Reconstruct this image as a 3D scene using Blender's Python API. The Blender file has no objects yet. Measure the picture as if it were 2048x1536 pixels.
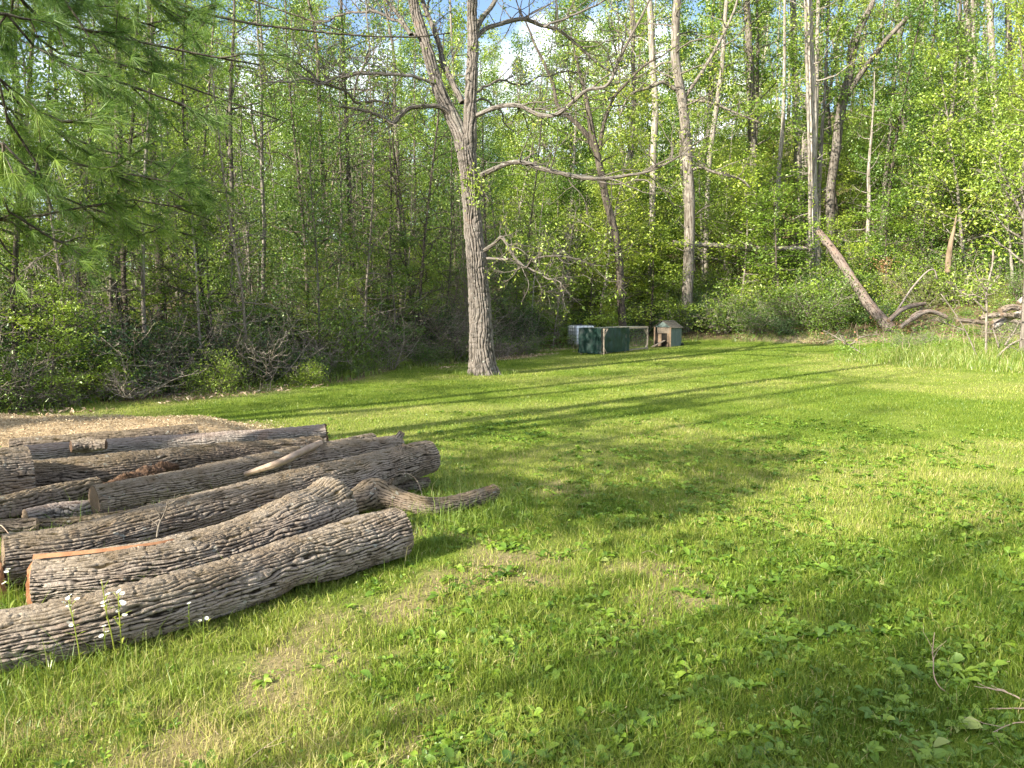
import bpy, math, random
import numpy as np
from mathutils import Vector
S = bpy.context.scene
PI = math.pi

# ---------------------------------------------------------------- camera, sky, sun, exposure
W0, H0, FPX = 2048.0, 1536.0, 1535.0          # pixel frame of the photograph
CAMZ = 1.6
PITCH = math.radians(5.45)
cam = bpy.data.cameras.new('camera'); camo = bpy.data.objects.new('camera', cam)
S.collection.objects.link(camo); S.camera = camo
cam.sensor_width = 36; cam.lens = 36*FPX/W0
cam.clip_start = .05; cam.clip_end = 2000
camo.location = (0, 0, CAMZ); camo.rotation_euler = (PI/2-PITCH, 0, 0)

SUN_EL = math.radians(27); SUN_H = (-.76, -.65)
sh = math.hypot(*SUN_H); SUND = Vector((SUN_H[0]/sh*math.cos(SUN_EL), SUN_H[1]/sh*math.cos(SUN_EL), math.sin(SUN_EL)))
w = bpy.data.worlds.new('World'); S.world = w; w.use_nodes = True
nt = w.node_tree; nt.nodes.clear()
def N(t, **k):
    n = nt.nodes.new(t)
    for a, b in k.items(): setattr(n, a, b)
    return n
out = N('ShaderNodeOutputWorld'); bg = N('ShaderNodeBackground'); sky = N('ShaderNodeTexSky')
sky.sky_type = 'NISHITA'; sky.sun_disc = False; sky.sun_elevation = SUN_EL
sky.sun_rotation = math.atan2(SUND.x, SUND.y); sky.air_density = 1.0; sky.dust_density = .6; sky.ozone_density = 1.6
tc = N('ShaderNodeTexCoord'); mp = N('ShaderNodeMapping'); mp.inputs['Scale'].default_value = (1, 1, 1.7)
mp.inputs['Location'].default_value = (.35, .1, .2)
nz = N('ShaderNodeTexNoise'); nz.inputs['Scale'].default_value = 3.1; nz.inputs['Detail'].default_value = 7; nz.inputs['Roughness'].default_value = .55
cr = N('ShaderNodeValToRGB'); cr.color_ramp.elements[0].position = .47; cr.color_ramp.elements[1].position = .62
mx = N('ShaderNodeMix', data_type='RGBA'); mx.inputs[7].default_value = (9.0, 9.2, 9.6, 1)
L = nt.links.new
L(tc.outputs['Generated'], mp.inputs[0]); L(mp.outputs[0], nz.inputs['Vector']); L(nz.outputs[0], cr.inputs[0])
L(cr.outputs[0], mx.inputs[0]); L(sky.outputs[0], mx.inputs[6]); L(mx.outputs[2], bg.inputs[0]); L(bg.outputs[0], out.inputs[0])
bg.inputs[1].default_value = .085
sun = bpy.data.lights.new('sun', 'SUN'); sun.energy = 5.0; sun.angle = math.radians(.53); sun.color = (1, .92, .77)
suno = bpy.data.objects.new('sun', sun); S.collection.objects.link(suno)
suno.rotation_euler = (-SUND).to_track_quat('-Z', 'Y').to_euler()
S.view_settings.view_transform = 'Standard'; S.view_settings.look = 'None'
S.view_settings.exposure = 1.8; S.view_settings.gamma = 1
S.render.engine = 'CYCLES'
cy = S.cycles
cy.use_denoising = True; cy.max_bounces = 7; cy.diffuse_bounces = 4; cy.glossy_bounces = 2
cy.transmission_bounces = 4; cy.transparent_max_bounces = 8; cy.use_adaptive_sampling = True; cy.adaptive_threshold = .02
cy.sample_clamp_indirect = 6

# ---------------------------------------------------------------- numpy helpers
RNG = np.random.default_rng(11)
def hash3(ix, iy, iz, seed):
    h = (ix.astype(np.int64)*374761393 + iy.astype(np.int64)*668265263 + iz.astype(np.int64)*2147483647 + seed*1274126177) & 0xffffffff
    h = ((h ^ (h >> 13))*1274126177) & 0xffffffff
    h = ((h ^ (h >> 15))*2246822519) & 0xffffffff
    return ((h ^ (h >> 16)) & 0xffffff)/float(0xffffff)
def vn(x, y, z=0., seed=0):
    x, y, z = np.broadcast_arrays(np.asarray(x, float), np.asarray(y, float), np.asarray(z, float))
    ix, iy, iz = np.floor(x), np.floor(y), np.floor(z)
    fx, fy, fz = x-ix, y-iy, z-iz
    fx, fy, fz = fx*fx*(3-2*fx), fy*fy*(3-2*fy), fz*fz*(3-2*fz)
    r = 0
    for dx in (0, 1):
        for dy in (0, 1):
            for dz in (0, 1):
                r = r + (fx if dx else 1-fx)*(fy if dy else 1-fy)*(fz if dz else 1-fz)*hash3(ix+dx, iy+dy, iz+dz, seed)
    return r
def fbm(x, y, z=0., seed=0, o=3):
    r = 0; a = .5; t = 0; f = 1
    for i in range(o):
        r = r + a*vn(np.asarray(x)*f, np.asarray(y)*f, np.asarray(z)*f, seed+i*17); t += a; a *= .5; f *= 2.03
    return r/t
def ss(x, a, b):
    t = np.clip((np.asarray(x, float)-a)/(b-a), 0, 1); return t*t*(3-2*t)

# ---------------------------------------------------------------- terrain
EDGE = [(-9, -30), (-12, 6), (-8.6, 10.6), (-7.8, 11.7), (-6.6, 14), (-4.5, 16.6), (-3.4, 20), (-1.9, 23.6), (2.2, 30.5), (7, 33), (12, 31.5), (15, 29),
        (22, 24), (40, 22), (40, -30)]
def inpoly(x, y, P=EDGE):
    x = np.asarray(x, float); y = np.asarray(y, float); c = np.zeros(x.shape, bool); n = len(P)
    for i in range(n):
        x1, y1 = P[i]; x2, y2 = P[i-1]
        if y1 == y2: continue
        c ^= ((y1 > y) != (y2 > y)) & (x < (x2-x1)*(y-y1)/(y2-y1)+x1)
    return c
ROUGH = [(10.2, 23.6), (9.3, 21.6), (10.0, 19.2), (11.3, 17.2), (13.5, 15.6), (22, 14.5), (30, 20), (24, 26), (14, 26.5)]
def dpoly(x, y, P):
    x = np.asarray(x, float); y = np.asarray(y, float); d = np.full(x.shape, 1e9); n = len(P)
    for i in range(n):
        x1, y1 = P[i-1]; x2, y2 = P[i]; ex, ey = x2-x1, y2-y1
        t = np.clip(((x-x1)*ex+(y-y1)*ey)/(ex*ex+ey*ey), 0, 1)
        d = np.minimum(d, np.hypot(x-x1-t*ex, y-y1-t*ey))
    return np.where(inpoly(x, y, P), d, -d)
def Hn(x, y):
    x = np.asarray(x, float); y = np.asarray(y, float)
    h = .020*np.clip(x, 0, 25)*ss(y, 6, 20)
    az = x/np.maximum(y, 12)
    slope = np.interp(az, [-.7, -.35, -.1, .15, .4, .8], [.05, .10, .17, .27, .34, .38])
    y0 = np.interp(az, [-.7, -.3, -.1, .1, .3, .5, .8], [24, 24, 27, 32, 31.5, 29.5, 26])
    d = np.hypot(x, y)*.55+y*.45-y0
    far = np.clip(d, 0, None)
    h = h+slope*(far-3*(1-np.exp(-far/3)))*np.where(y > 0, 1, 0)*ss(y, 0, 12)
    h = np.where(far > 95, h-slope*.85*(far-95), h)
    h = h+.35*(fbm(x*.12, y*.12, 0, 5)-.5)*ss(y, 20, 32)
    h = h+.05*(fbm(x*.45, y*.45, 0, 7)-.5)
    # heap of chips behind the logs
    return h
def H(x, y): return float(Hn(np.array([x]), np.array([y]))[0])
cp, sp = math.cos(PITCH), math.sin(PITCH)
def ray(px, py):
    u = (px-W0/2)/FPX; v = (H0/2-py)/FPX
    return Vector((u, cp+v*sp, -sp+v*cp))
def at(px, py, dz=0.):                        # a point on the ground (or dz above it) seen at that pixel
    r = ray(px, py); a = 1.5; t = 1.5
    f = lambda t: CAMZ+r.z*t-H(r.x*t, r.y*t)-dz
    while t < 200 and f(t) > 0: a = t; t *= 1.04
    for _ in range(24):
        m = (a+t)/2
        if f(m) > 0: a = m
        else: t = m
    return Vector((r.x*t, r.y*t, CAMZ+r.z*t))
def atd(px, py, Y):                           # the point at depth Y
    r = ray(px, py); t = Y/r.y
    return Vector((r.x*t, Y, CAMZ+r.z*t))

# ---------------------------------------------------------------- mesh building
class MB:
    def __init__(s): s.v = []; s.f = []; s.a = {}; s.n = 0; s.mi = []
    def add(s, v, fs, mi=0, /, **attrs):
        v = np.asarray(v, float).reshape(-1, 3)
        for f in (fs if isinstance(fs, list) else [fs]):
            f = np.asarray(f, int)
            if len(f): s.f.append(f+s.n); s.mi.append(np.full(len(f), mi))
        for k in set(list(s.a)+list(attrs)):
            if k not in s.a: s.a[k] = [np.zeros(s.n)]
            s.a[k].append(np.broadcast_to(np.asarray(attrs.get(k, 0.), float), (len(v),)).copy())
        s.v.append(v); s.n += len(v); return s
    def build(s, name, mat, parent=None, smooth=True, loc=None):
        me = bpy.data.meshes.new(name)
        V = np.concatenate(s.v); 
        lp = np.concatenate([f.ravel() for f in s.f]); sz = np.concatenate([np.full(len(f), f.shape[1]) for f in s.f])
        me.vertices.add(len(V)); me.vertices.foreach_set('co', V.ravel())
        me.loops.add(len(lp)); me.loops.foreach_set('vertex_index', lp.astype(np.int32))
        me.polygons.add(len(sz)); st = np.concatenate([[0], np.cumsum(sz)[:-1]])
        me.polygons.foreach_set('loop_start', st.astype(np.int32)); me.polygons.foreach_set('loop_total', sz.astype(np.int32))
        mats = mat if isinstance(mat, (list, tuple)) else [mat]
        for m in mats: me.materials.append(m)
        me.polygons.foreach_set('material_index', np.concatenate(s.mi).astype(np.int32))
        me.polygons.foreach_set('use_smooth', np.full(len(sz), smooth))
        me.update(calc_edges=True)
        for k, l in s.a.items():
            a = me.attributes.new(k, 'FLOAT', 'POINT'); a.data.foreach_set('value', np.concatenate(l).astype(np.float32))
        o = bpy.data.objects.new(name, me); S.collection.objects.link(o)
        if parent is not None: o.parent = parent
        if loc is not None: o.location = loc
        return o
def tag(o, label=None, cat=None, group=None, kind=None):
    if label: o['label'] = label
    if cat: o['category'] = cat
    if group: o['group'] = group
    if kind: o['kind'] = kind
    return o
def empty(name, loc, label=None, cat=None, group=None, rz=0):
    o = bpy.data.objects.new(name, None); S.collection.objects.link(o); o.location = loc; o.rotation_euler = (0, 0, rz)
    o.empty_display_size = .2
    return tag(o, label, cat, group)
def spline(P, n, closed=False):
    P = np.asarray(P, float); m = len(P)
    if m == 2: t = np.linspace(0, 1, n)[:, None]; return P[0]*(1-t)+P[1]*t
    Q = np.vstack([2*P[0]-P[1], P, 2*P[-1]-P[-2]])
    seg = np.linalg.norm(np.diff(P[:, :3], axis=0), axis=1); cu = np.concatenate([[0], np.cumsum(seg)]); cu /= cu[-1]
    ts = np.linspace(0, 1, n); k = np.clip(np.searchsorted(cu, ts, side='right')-1, 0, m-2)
    u = ((ts-cu[k])/np.maximum(cu[k+1]-cu[k], 1e-9))[:, None]
    a, b, c, d = Q[k], Q[k+1], Q[k+2], Q[k+3]
    return .5*((2*b)+(-a+c)*u+(2*a-5*b+4*c-d)*u*u+(-a+3*b-3*c+d)*u**3)
def frames(P):
    T = np.gradient(P, axis=0); T /= np.maximum(np.linalg.norm(T, axis=1, keepdims=True), 1e-9)
    u = np.zeros_like(P); r = np.array([0, 0, 1.]) if abs(T[0, 2]) < .8 else np.array([0., 1, 0])
    p = np.cross(T[0], r); p /= np.linalg.norm(p)
    for i in range(len(P)):
        p = p-T[i]*np.dot(p, T[i]); p /= max(np.linalg.norm(p), 1e-9); u[i] = p
    return T, u, np.cross(T, u)
def tube(mb, P, R, k=6, cap=True, mi=0, **at_):
    P = np.asarray(P, float); n = len(P); R = np.broadcast_to(np.asarray(R, float), (n,))
    T, U, V = frames(P); th = np.arange(k)*2*PI/k
    v = P[:, None]+R[:, None, None]*(np.cos(th)[None, :, None]*U[:, None]+np.sin(th)[None, :, None]*V[:, None])
    i = np.arange(n-1)[:, None]*k; j = np.arange(k)[None]; j2 = (j+1) % k
    f = np.stack([i+j, i+j2, i+k+j2, i+k+j], -1).reshape(-1, 4)
    fs = [f]
    v = v.reshape(-1, 3)
    if cap and k <= 8:
        m = len(v); v = np.vstack([v, P[-1]+T[-1]*R[-1]*.6, P[0]])
        jj = np.arange(k); e = (n-1)*k
        fs += [np.stack([e+jj, e+(jj+1) % k, np.full(k, m)], -1), np.stack([(jj+1) % k, jj, np.full(k, m+1)], -1)]
    mb.add(v, fs, mi, **at_)
def bark_tube(mb, P, R, k, n, fw=.035, fl=.25, depth=.014, seed=1, lump=.04, warp=None):
    """tube with furrowed bark as real relief; h = 1 on the ridges, 0 in the furrows"""
    PR = spline(np.column_stack([np.asarray(P, float), np.broadcast_to(R, (len(P),))]), n)
    P, R = PR[:, :3], PR[:, 3]
    T, U, V = frames(P); th = np.arange(k)*2*PI/k; TH, _ = np.meshgrid(th, np.arange(n))
    s = np.concatenate([[0], np.cumsum(np.linalg.norm(np.diff(P, axis=0), axis=1))])[:, None]+0*TH
    Rr = R[:, None]+0*TH; cx, sx = np.cos(TH), np.sin(TH)
    R0 = R.mean()*1.02
    wx = (fbm(cx*R0/.15+9, sx*R0/.15, s/.35, seed+3)-.5)*1.0*fw
    X, Y = (cx*R0+wx)/fw, (sx*R0+wx)/fw
    nr = max(5, round(2*PI*R0/fw))
    ph = TH*nr/2+(fbm(X*.2, Y*.2, s/fl*.35, seed, 2)-.5)*5.5+(fbm(X*.5, Y*.5, s/fl*1.3, seed+5, 2)-.5)*7.5
    a = np.abs(np.sin(ph))
    b = np.abs(vn(X*.75, Y*.75, s/fl*4.5, seed+6)-.5)*2
    c = fbm(X*2.4, Y*2.4, s/fl*9, seed+8, 3)
    d = fbm(X*.45, Y*.45, s/fl*2.2, seed+9, 2)
    h = np.clip(a*2.0-.45, 0, 1)*(.30+.50*np.clip(b*3.2, 0, 1))*(.6+.8*d)+(c-.5)*.75+.12
    lm = fbm(cx*1.5+5, sx*1.5, s/.5, seed+11)-.5
    if warp is not None: lm2 = warp(TH, s, s[-1, 0])
    else: lm2 = 0
    rad = Rr*(1+lm*lump*4)+depth*(h-.75)+lm2
    v = P[:, None]+rad[..., None]*(cx[..., None]*U[:, None]+sx[..., None]*V[:, None])
    i = np.arange(n-1)[:, None]*k; j = np.arange(k)[None]; j2 = (j+1) % k
    f = np.stack([i+j, i+j2, i+k+j2, i+k+j], -1).reshape(-1, 4)
    mb.add(v.reshape(-1, 3), f, 0, h=np.clip(h, 0, 1.2).ravel(), up=(cx[..., None]*U[:, None]+sx[..., None]*V[:, None])[..., 2].ravel())
    return v[0], v[-1], P, T
def cap(mb, ring, out, mi=0, bulge=.0, rough=.006, seed=1, inset=.03):
    """cut end: rings of a disc, rad 0 at the heart to 1 under the bark"""
    k = len(ring); c = ring.mean(0); ks = np.array([1.0, .97, .9, .75, .6, .45, .3, .15])
    vs = []; 
    for i, q in enumerate(ks):
        p = c+(ring-c)*q+np.asarray(out)*(bulge*(1-q*q))
        if i: p = p+np.asarray(out)[None]*((vn(p[:, 0]*60, p[:, 1]*60, p[:, 2]*60, seed)-.5)*2*rough)[:, None]
        vs.append(p)
    vs = np.vstack(vs+[c[None]+np.asarray(out)*bulge])
    i = np.arange(len(ks)-1)[:, None]*k; j = np.arange(k)[None]; j2 = (j+1) % k
    f = np.stack([i+j, i+j2, i+k+j2, i+k+j], -1).reshape(-1, 4); e = (len(ks)-1)*k; jj = np.arange(k)
    mb.add(vs, [f, np.stack([e+jj, e+(jj+1) % k, np.full(k, len(vs)-1)], -1)], mi, rad=np.append(np.repeat(ks, k), 0))
def leaves(mb, C, size, rng, up=.5, asp=.55, mi=0, v=None, fold=.25):
    C = np.asarray(C, float); n = len(C)
    if n == 0: return
    nrm = rng.normal(size=(n, 3)); nrm[:, 2] += up*2; nrm /= np.linalg.norm(nrm, axis=1, keepdims=True)
    a = np.cross(nrm, rng.normal(size=(n, 3))); a /= np.linalg.norm(a, axis=1, keepdims=True); b = np.cross(nrm, a)
    s = (np.asarray(size)*rng.uniform(.7, 1.3, n))[:, None]
    p = np.stack([C-a*s*.5, C+b*s*asp*.5+nrm*s*fold*.3+a*s*.06, C+a*s*.5-nrm*s*.1, C-b*s*asp*.5+nrm*s*fold*.3+a*s*.06], 1).reshape(-1, 3)
    i = np.arange(n)[:, None]*4; f = i+np.array([[0, 1, 2, 3]])
    vv = rng.random(n) if v is None else np.clip(v+rng.normal(0, .13, n), 0, 1)
    mb.add(p, f, mi, v=np.repeat(vv, 4))
def box(mb, c, s, rz=0, mi=0, R=None, bev=0):
    x = np.array([[i, j, k] for i in (-.5, .5) for j in (-.5, .5) for k in (-.5, .5)])*np.asarray(s)
    if R is None:
        ca, sa = math.cos(rz), math.sin(rz); x = np.column_stack([x[:, 0]*ca-x[:, 1]*sa, x[:, 0]*sa+x[:, 1]*ca, x[:, 2]])
    else: x = x@np.asarray(R).T
    mb.add(x+np.asarray(c), np.array([[0, 1, 3, 2], [4, 6, 7, 5], [0, 4, 5, 1], [2, 3, 7, 6], [0, 2, 6, 4], [1, 5, 7, 3]]), mi)
def bar(mb, a, b, w, h=None, mi=0):
    a = np.asarray(a, float); b = np.asarray(b, float); d = b-a; l = np.linalg.norm(d); z = d/l
    r = np.array([0, 0, 1.]) if abs(z[2]) < .9 else np.array([1., 0, 0])
    x = np.cross(r, z); x /= np.linalg.norm(x); y = np.cross(z, x)
    box(mb, (a+b)/2, (w, h or w, l), mi=mi, R=np.column_stack([x, y, z]))

# ---------------------------------------------------------------- materials
def mat(name):
    m = bpy.data.materials.new(name); m.use_nodes = True; m.node_tree.nodes.clear(); return m
class NG:
    def __init__(s, m): s.t = m.node_tree; s.m = m
    def n(s, t, **k):
        n = s.t.nodes.new(t)
        for a, b in k.items(): setattr(n, a, b)
        return n
    def l(s, a, b): s.t.links.new(a, b)
    def attr(s, nm): n = s.n('ShaderNodeAttribute', attribute_name=nm); return n.outputs['Fac']
    def ramp(s, f, *st):
        r = s.n('ShaderNodeValToRGB'); e = r.color_ramp.elements
        while len(e) < len(st): e.new(.5)
        for i, (p, c) in enumerate(st): e[i].position = p; e[i].color = (*c, 1) if len(c) == 3 else c
        s.l(f, r.inputs[0]); return r.outputs[0]
    def noise(s, sc, det=4, ro=.6, scale3=(1, 1, 1), co='Object', w=0):
        tc = s.n('ShaderNodeTexCoord'); mp = s.n('ShaderNodeMapping'); mp.inputs['Scale'].default_value = scale3
        no = s.n('ShaderNodeTexNoise'); no.inputs['Scale'].default_value = sc; no.inputs['Detail'].default_value = det; no.inputs['Roughness'].default_value = ro
        s.l(tc.outputs[co], mp.inputs[0]); s.l(mp.outputs[0], no.inputs['Vector']); return no.outputs[0]
    def mix(s, f, a, b, mode='MIX'):
        m = s.n('ShaderNodeMix', data_type='RGBA', blend_type=mode)
        for q, i in ((f, 0), (a, 6), (b, 7)):
            if isinstance(q, (int, float)): m.inputs[i].default_value = q
            elif isinstance(q, tuple): m.inputs[i].default_value = (*q, 1)
            else: s.l(q, m.inputs[i])
        return m.outputs[2]
    def math(s, op, a, b=0):
        m = s.n('ShaderNodeMath', operation=op, use_clamp=False)
        for q, i in ((a, 0), (b, 1)):
            if isinstance(q, (int, float)): m.inputs[i].default_value = q
            else: s.l(q, m.inputs[i])
        return m.outputs[0]
    def fin(s, col, rough=.85, spec=.25, bump=None, bs=.5, bd=.01, metal=0):
        p = s.n('ShaderNodeBsdfPrincipled'); o = s.n('ShaderNodeOutputMaterial')
        if isinstance(col, tuple): p.inputs['Base Color'].default_value = (*col, 1)
        else: s.l(col, p.inputs['Base Color'])
        p.inputs['Roughness'].default_value = rough; p.inputs['Specular IOR Level'].default_value = spec; p.inputs['Metallic'].default_value = metal
        if bump is not None:
            b = s.n('ShaderNodeBump'); b.inputs['Strength'].default_value = bs; b.inputs['Distance'].default_value = bd
            s.l(bump, b.inputs['Height']); s.l(b.outputs[0], p.inputs['Normal'])
        s.l(p.outputs[0], o.inputs[0]); return s.m
    def leaf(s, col, tr=.45, gloss=.06, tcol=None):
        d = s.n('ShaderNodeBsdfDiffuse'); t = s.n('ShaderNodeBsdfTranslucent'); g = s.n('ShaderNodeBsdfGlossy'); g.inputs['Roughness'].default_value = .45
        s.l(col, d.inputs[0]); s.l(tcol or col, t.inputs[0]); g.inputs[0].default_value = (.9, 1, .85, 1)
        m1 = s.n('ShaderNodeMixShader'); m1.inputs[0].default_value = tr; m2 = s.n('ShaderNodeMixShader'); m2.inputs[0].default_value = gloss
        o = s.n('ShaderNodeOutputMaterial')
        s.l(d.outputs[0], m1.inputs[1]); s.l(t.outputs[0], m1.inputs[2]); s.l(m1.outputs[0], m2.inputs[1]); s.l(g.outputs[0], m2.inputs[2]); s.l(m2.outputs[0], o.inputs[0])
        return s.m
M = {}
def leafmat(name, *stops, tr=.42, gloss=.05):
    g = NG(mat(name)); v = g.attr('v'); oi = g.n('ShaderNodeObjectInfo')
    c = g.ramp(v, *stops)
    hs = g.n('ShaderNodeHueSaturation'); g.l(c, hs.inputs['Color'])
    h = g.math('MULTIPLY_ADD', oi.outputs['Random'], .03); h.node.inputs[2].default_value = .485; g.l(h, hs.inputs['Hue'])
    r2 = g.n('ShaderNodeMath', operation='MULTIPLY_ADD'); g.l(oi.outputs['Random'], r2.inputs[0]); r2.inputs[1].default_value = -.35; r2.inputs[2].default_value = 1.15
    g.l(r2.outputs[0], hs.inputs['Value'])
    M[name] = g.leaf(hs.outputs[0], tr, gloss); return M[name]
leafmat('leaf_spring', (0, (.10, .165, .018)), (.5, (.21, .32, .03)), (1, (.36, .46, .05)))
leafmat('leaf_mid', (0, (.05, .10, .015)), (.5, (.11, .20, .025)), (1, (.24, .34, .04)))
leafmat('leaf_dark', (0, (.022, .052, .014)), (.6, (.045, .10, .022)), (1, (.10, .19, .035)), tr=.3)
leafmat('leaf_yellow', (0, (.16, .23, .03)), (.5, (.30, .40, .05)), (1, (.45, .48, .07)))
leafmat('needle', (0, (.08, .15, .03)), (.5, (.17, .27, .045)), (.93, (.32, .42, .07)), (1, (.35, .22, .05)), tr=.35, gloss=.03)
leafmat('needle_dry', (0, (.10, .13, .04)), (.6, (.24, .24, .10)), (1, (.36, .20, .08)), tr=.3)
leafmat('leaf_dry', (0, (.16, .08, .035)), (.5, (.30, .16, .07)), (1, (.42, .26, .13)), tr=.2)
leafmat('grass', (0, (.05, .11, .009)), (.35, (.13, .20, .02)), (.7, (.26, .315, .045)), (.9, (.38, .39, .09)), (1, (.48, .40, .19)), tr=.4, gloss=.02)
leafmat('tall_grass', (0, (.07, .13, .012)), (.5, (.17, .25, .022)), (.85, (.32, .38, .06)), (1, (.48, .42, .20)), tr=.45, gloss=.05)
leafmat('weed', (0, (.07, .14, .012)), (.5, (.16, .26, .02)), (.9, (.31, .41, .04)), (1, (.34, .38, .10)), tr=.38, gloss=.04)
leafmat('petal', (0, (.75, .75, .72)), (1, (.85, .84, .82)), tr=.4)
leafmat('straw', (0, (.24, .15, .09)), (.5, (.46, .33, .215)), (1, (.66, .53, .38)), tr=.2)
def barkmat(name, furrow, ridge, lite, moss=None, mossf=.0, scale=1., bs=.9):
    g = NG(mat(name)); h = g.attr('h'); up = g.attr('up')
    n1 = g.noise(6*scale, 5, .65); n2 = g.noise(45*scale, 5, .7); n3 = g.noise(1.6*scale, 4, .6)
    rd = g.mix(g.ramp(n1, (.35, (0,)*3), (.7, (1,)*3)), ridge, lite)
    rd = g.mix(g.ramp(n2, (.3, (.0,)*3), (.75, (.45,)*3)), rd, tuple(c*.45 for c in ridge))
    hh = g.math('ADD', h, g.math('MULTIPLY', g.math('SUBTRACT', n2, .5), .5))
    oi = g.n('ShaderNodeObjectInfo'); rd = g.mix(g.math('MULTIPLY', oi.outputs['Random'], .7), rd, tuple(q*.55 for q in (ridge[0], ridge[1]*.97, ridge[2]*.92)))
    pn = g.noise(2.6*scale, 3, .7, (1, .6, 1)); rd = g.mix(g.ramp(pn, (.60, (0,)*3), (.70, (.55,)*3)), rd, (ridge[0]*1.05, ridge[1]*.8, ridge[2]*.66))
    c = g.mix(g.ramp(hh, (.12, (0,)*3), (.62, (1,)*3)), furrow, rd)
    lc = g.noise(16*scale, 3, .55, (1, .8, 1.2)); c = g.mix(g.ramp(lc, (.66, (0,)*3), (.70, (.6,)*3)), c, (.36, .37, .33))
    if moss:
        mf = g.math('MULTIPLY', g.ramp(g.math('ADD', g.math('MULTIPLY', up, .4), n3), (.62, (0,)*3), (.86, (1,)*3)), mossf)
        c = g.mix(mf, c, moss)
    M[name] = g.fin(c, .92, .15, g.math('ADD', n2, g.math('MULTIPLY', n1, .5)), bs, .016); return M[name]
barkmat('bark_log', (.013, .010, .008), (.215, .168, .132), (.45, .39, .335), (.13, .095, .03), .3)
barkmat('bark_pale_log', (.04, .034, .028), (.30, .26, .23), (.50, .46, .42), (.24, .16, .12), .4)
barkmat('bark_big', (.035, .03, .025), (.17, .148, .13), (.235, .21, .19), (.18, .19, .155), .35, scale=.6)
def treebark(name, a, b, c, sc=3.):
    g = NG(mat(name)); n1 = g.noise(sc, 5, .65, (1, 1, .25)); n2 = g.noise(sc*6, 4, .7, (1, 1, .12)); oi = g.n('ShaderNodeObjectInfo')
    col = g.mix(g.ramp(n1, (.35, (0,)*3), (.68, (1,)*3)), a, b); col = g.mix(g.ramp(n2, (.42, (1,)*3), (.56, (0,)*3)), col, c)
    hs = g.n('ShaderNodeHueSaturation'); g.l(col, hs.inputs['Color'])
    r2 = g.n('ShaderNodeMath', operation='MULTIPLY_ADD'); g.l(oi.outputs['Random'], r2.inputs[0]); r2.inputs[1].default_value = -.45; r2.inputs[2].default_value = 1.2
    g.l(r2.outputs[0], hs.inputs['Value'])
    M[name] = g.fin(hs.outputs[0], .9, .15, n2, .7, .03); return M[name]
treebark('bark_grey', (.15, .132, .11), (.25, .225, .195), (.075, .062, .05))
treebark('bark_pale', (.23, .205, .175), (.35, .32, .28), (.13, .11, .09))
treebark('bark_dark', (.085, .07, .055), (.16, .135, .11), (.04, .033, .027))
treebark('twig', (.20, .17, .135), (.34, .30, .25), (.12, .10, .08), 8)
g = NG(mat('cut_wood')); r = g.attr('rad'); n = g.noise(25, 4, .6)
wv = g.math('SINE', g.math('ADD', g.math('MULTIPLY', r, 75), g.math('MULTIPLY', n, 6)))
c = g.mix(g.ramp(wv, (.0, (0,)*3), (1, (1,)*3)), (.13, .095, .065), (.24, .175, .115)); c = g.mix(g.ramp(r, (.93, (0,)*3), (.96, (1,)*3)), c, (.10, .07, .05))
c = g.mix(g.ramp(g.noise(7, 3), (.45, (0,)*3), (.7, (.6,)*3)), c, (.16, .13, .10)); M['cut_wood'] = g.fin(c, .85, .2, n, .4)
def plain(name, a, b, sc=12, rough=.7, spec=.3, bs=.3, metal=0, st=(1, 1, 1)):
    g = NG(mat(name)); n = g.noise(sc, 5, .65, st); M[name] = g.fin(g.mix(g.ramp(n, (.35, (0,)*3), (.68, (1,)*3)), a, b), rough, spec, n, bs, .01, metal); return M[name]
plain('fresh_wood', (.24, .105, .048), (.38, .20, .105), 14, st=(1, 1, .15))
plain('bare_wood', (.25, .18, .13), (.38, .29, .22), 9, st=(1, 1, 1))
plain('rot_wood', (.035, .022, .014), (.13, .075, .045), 22, rough=.95, bs=1)
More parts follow.
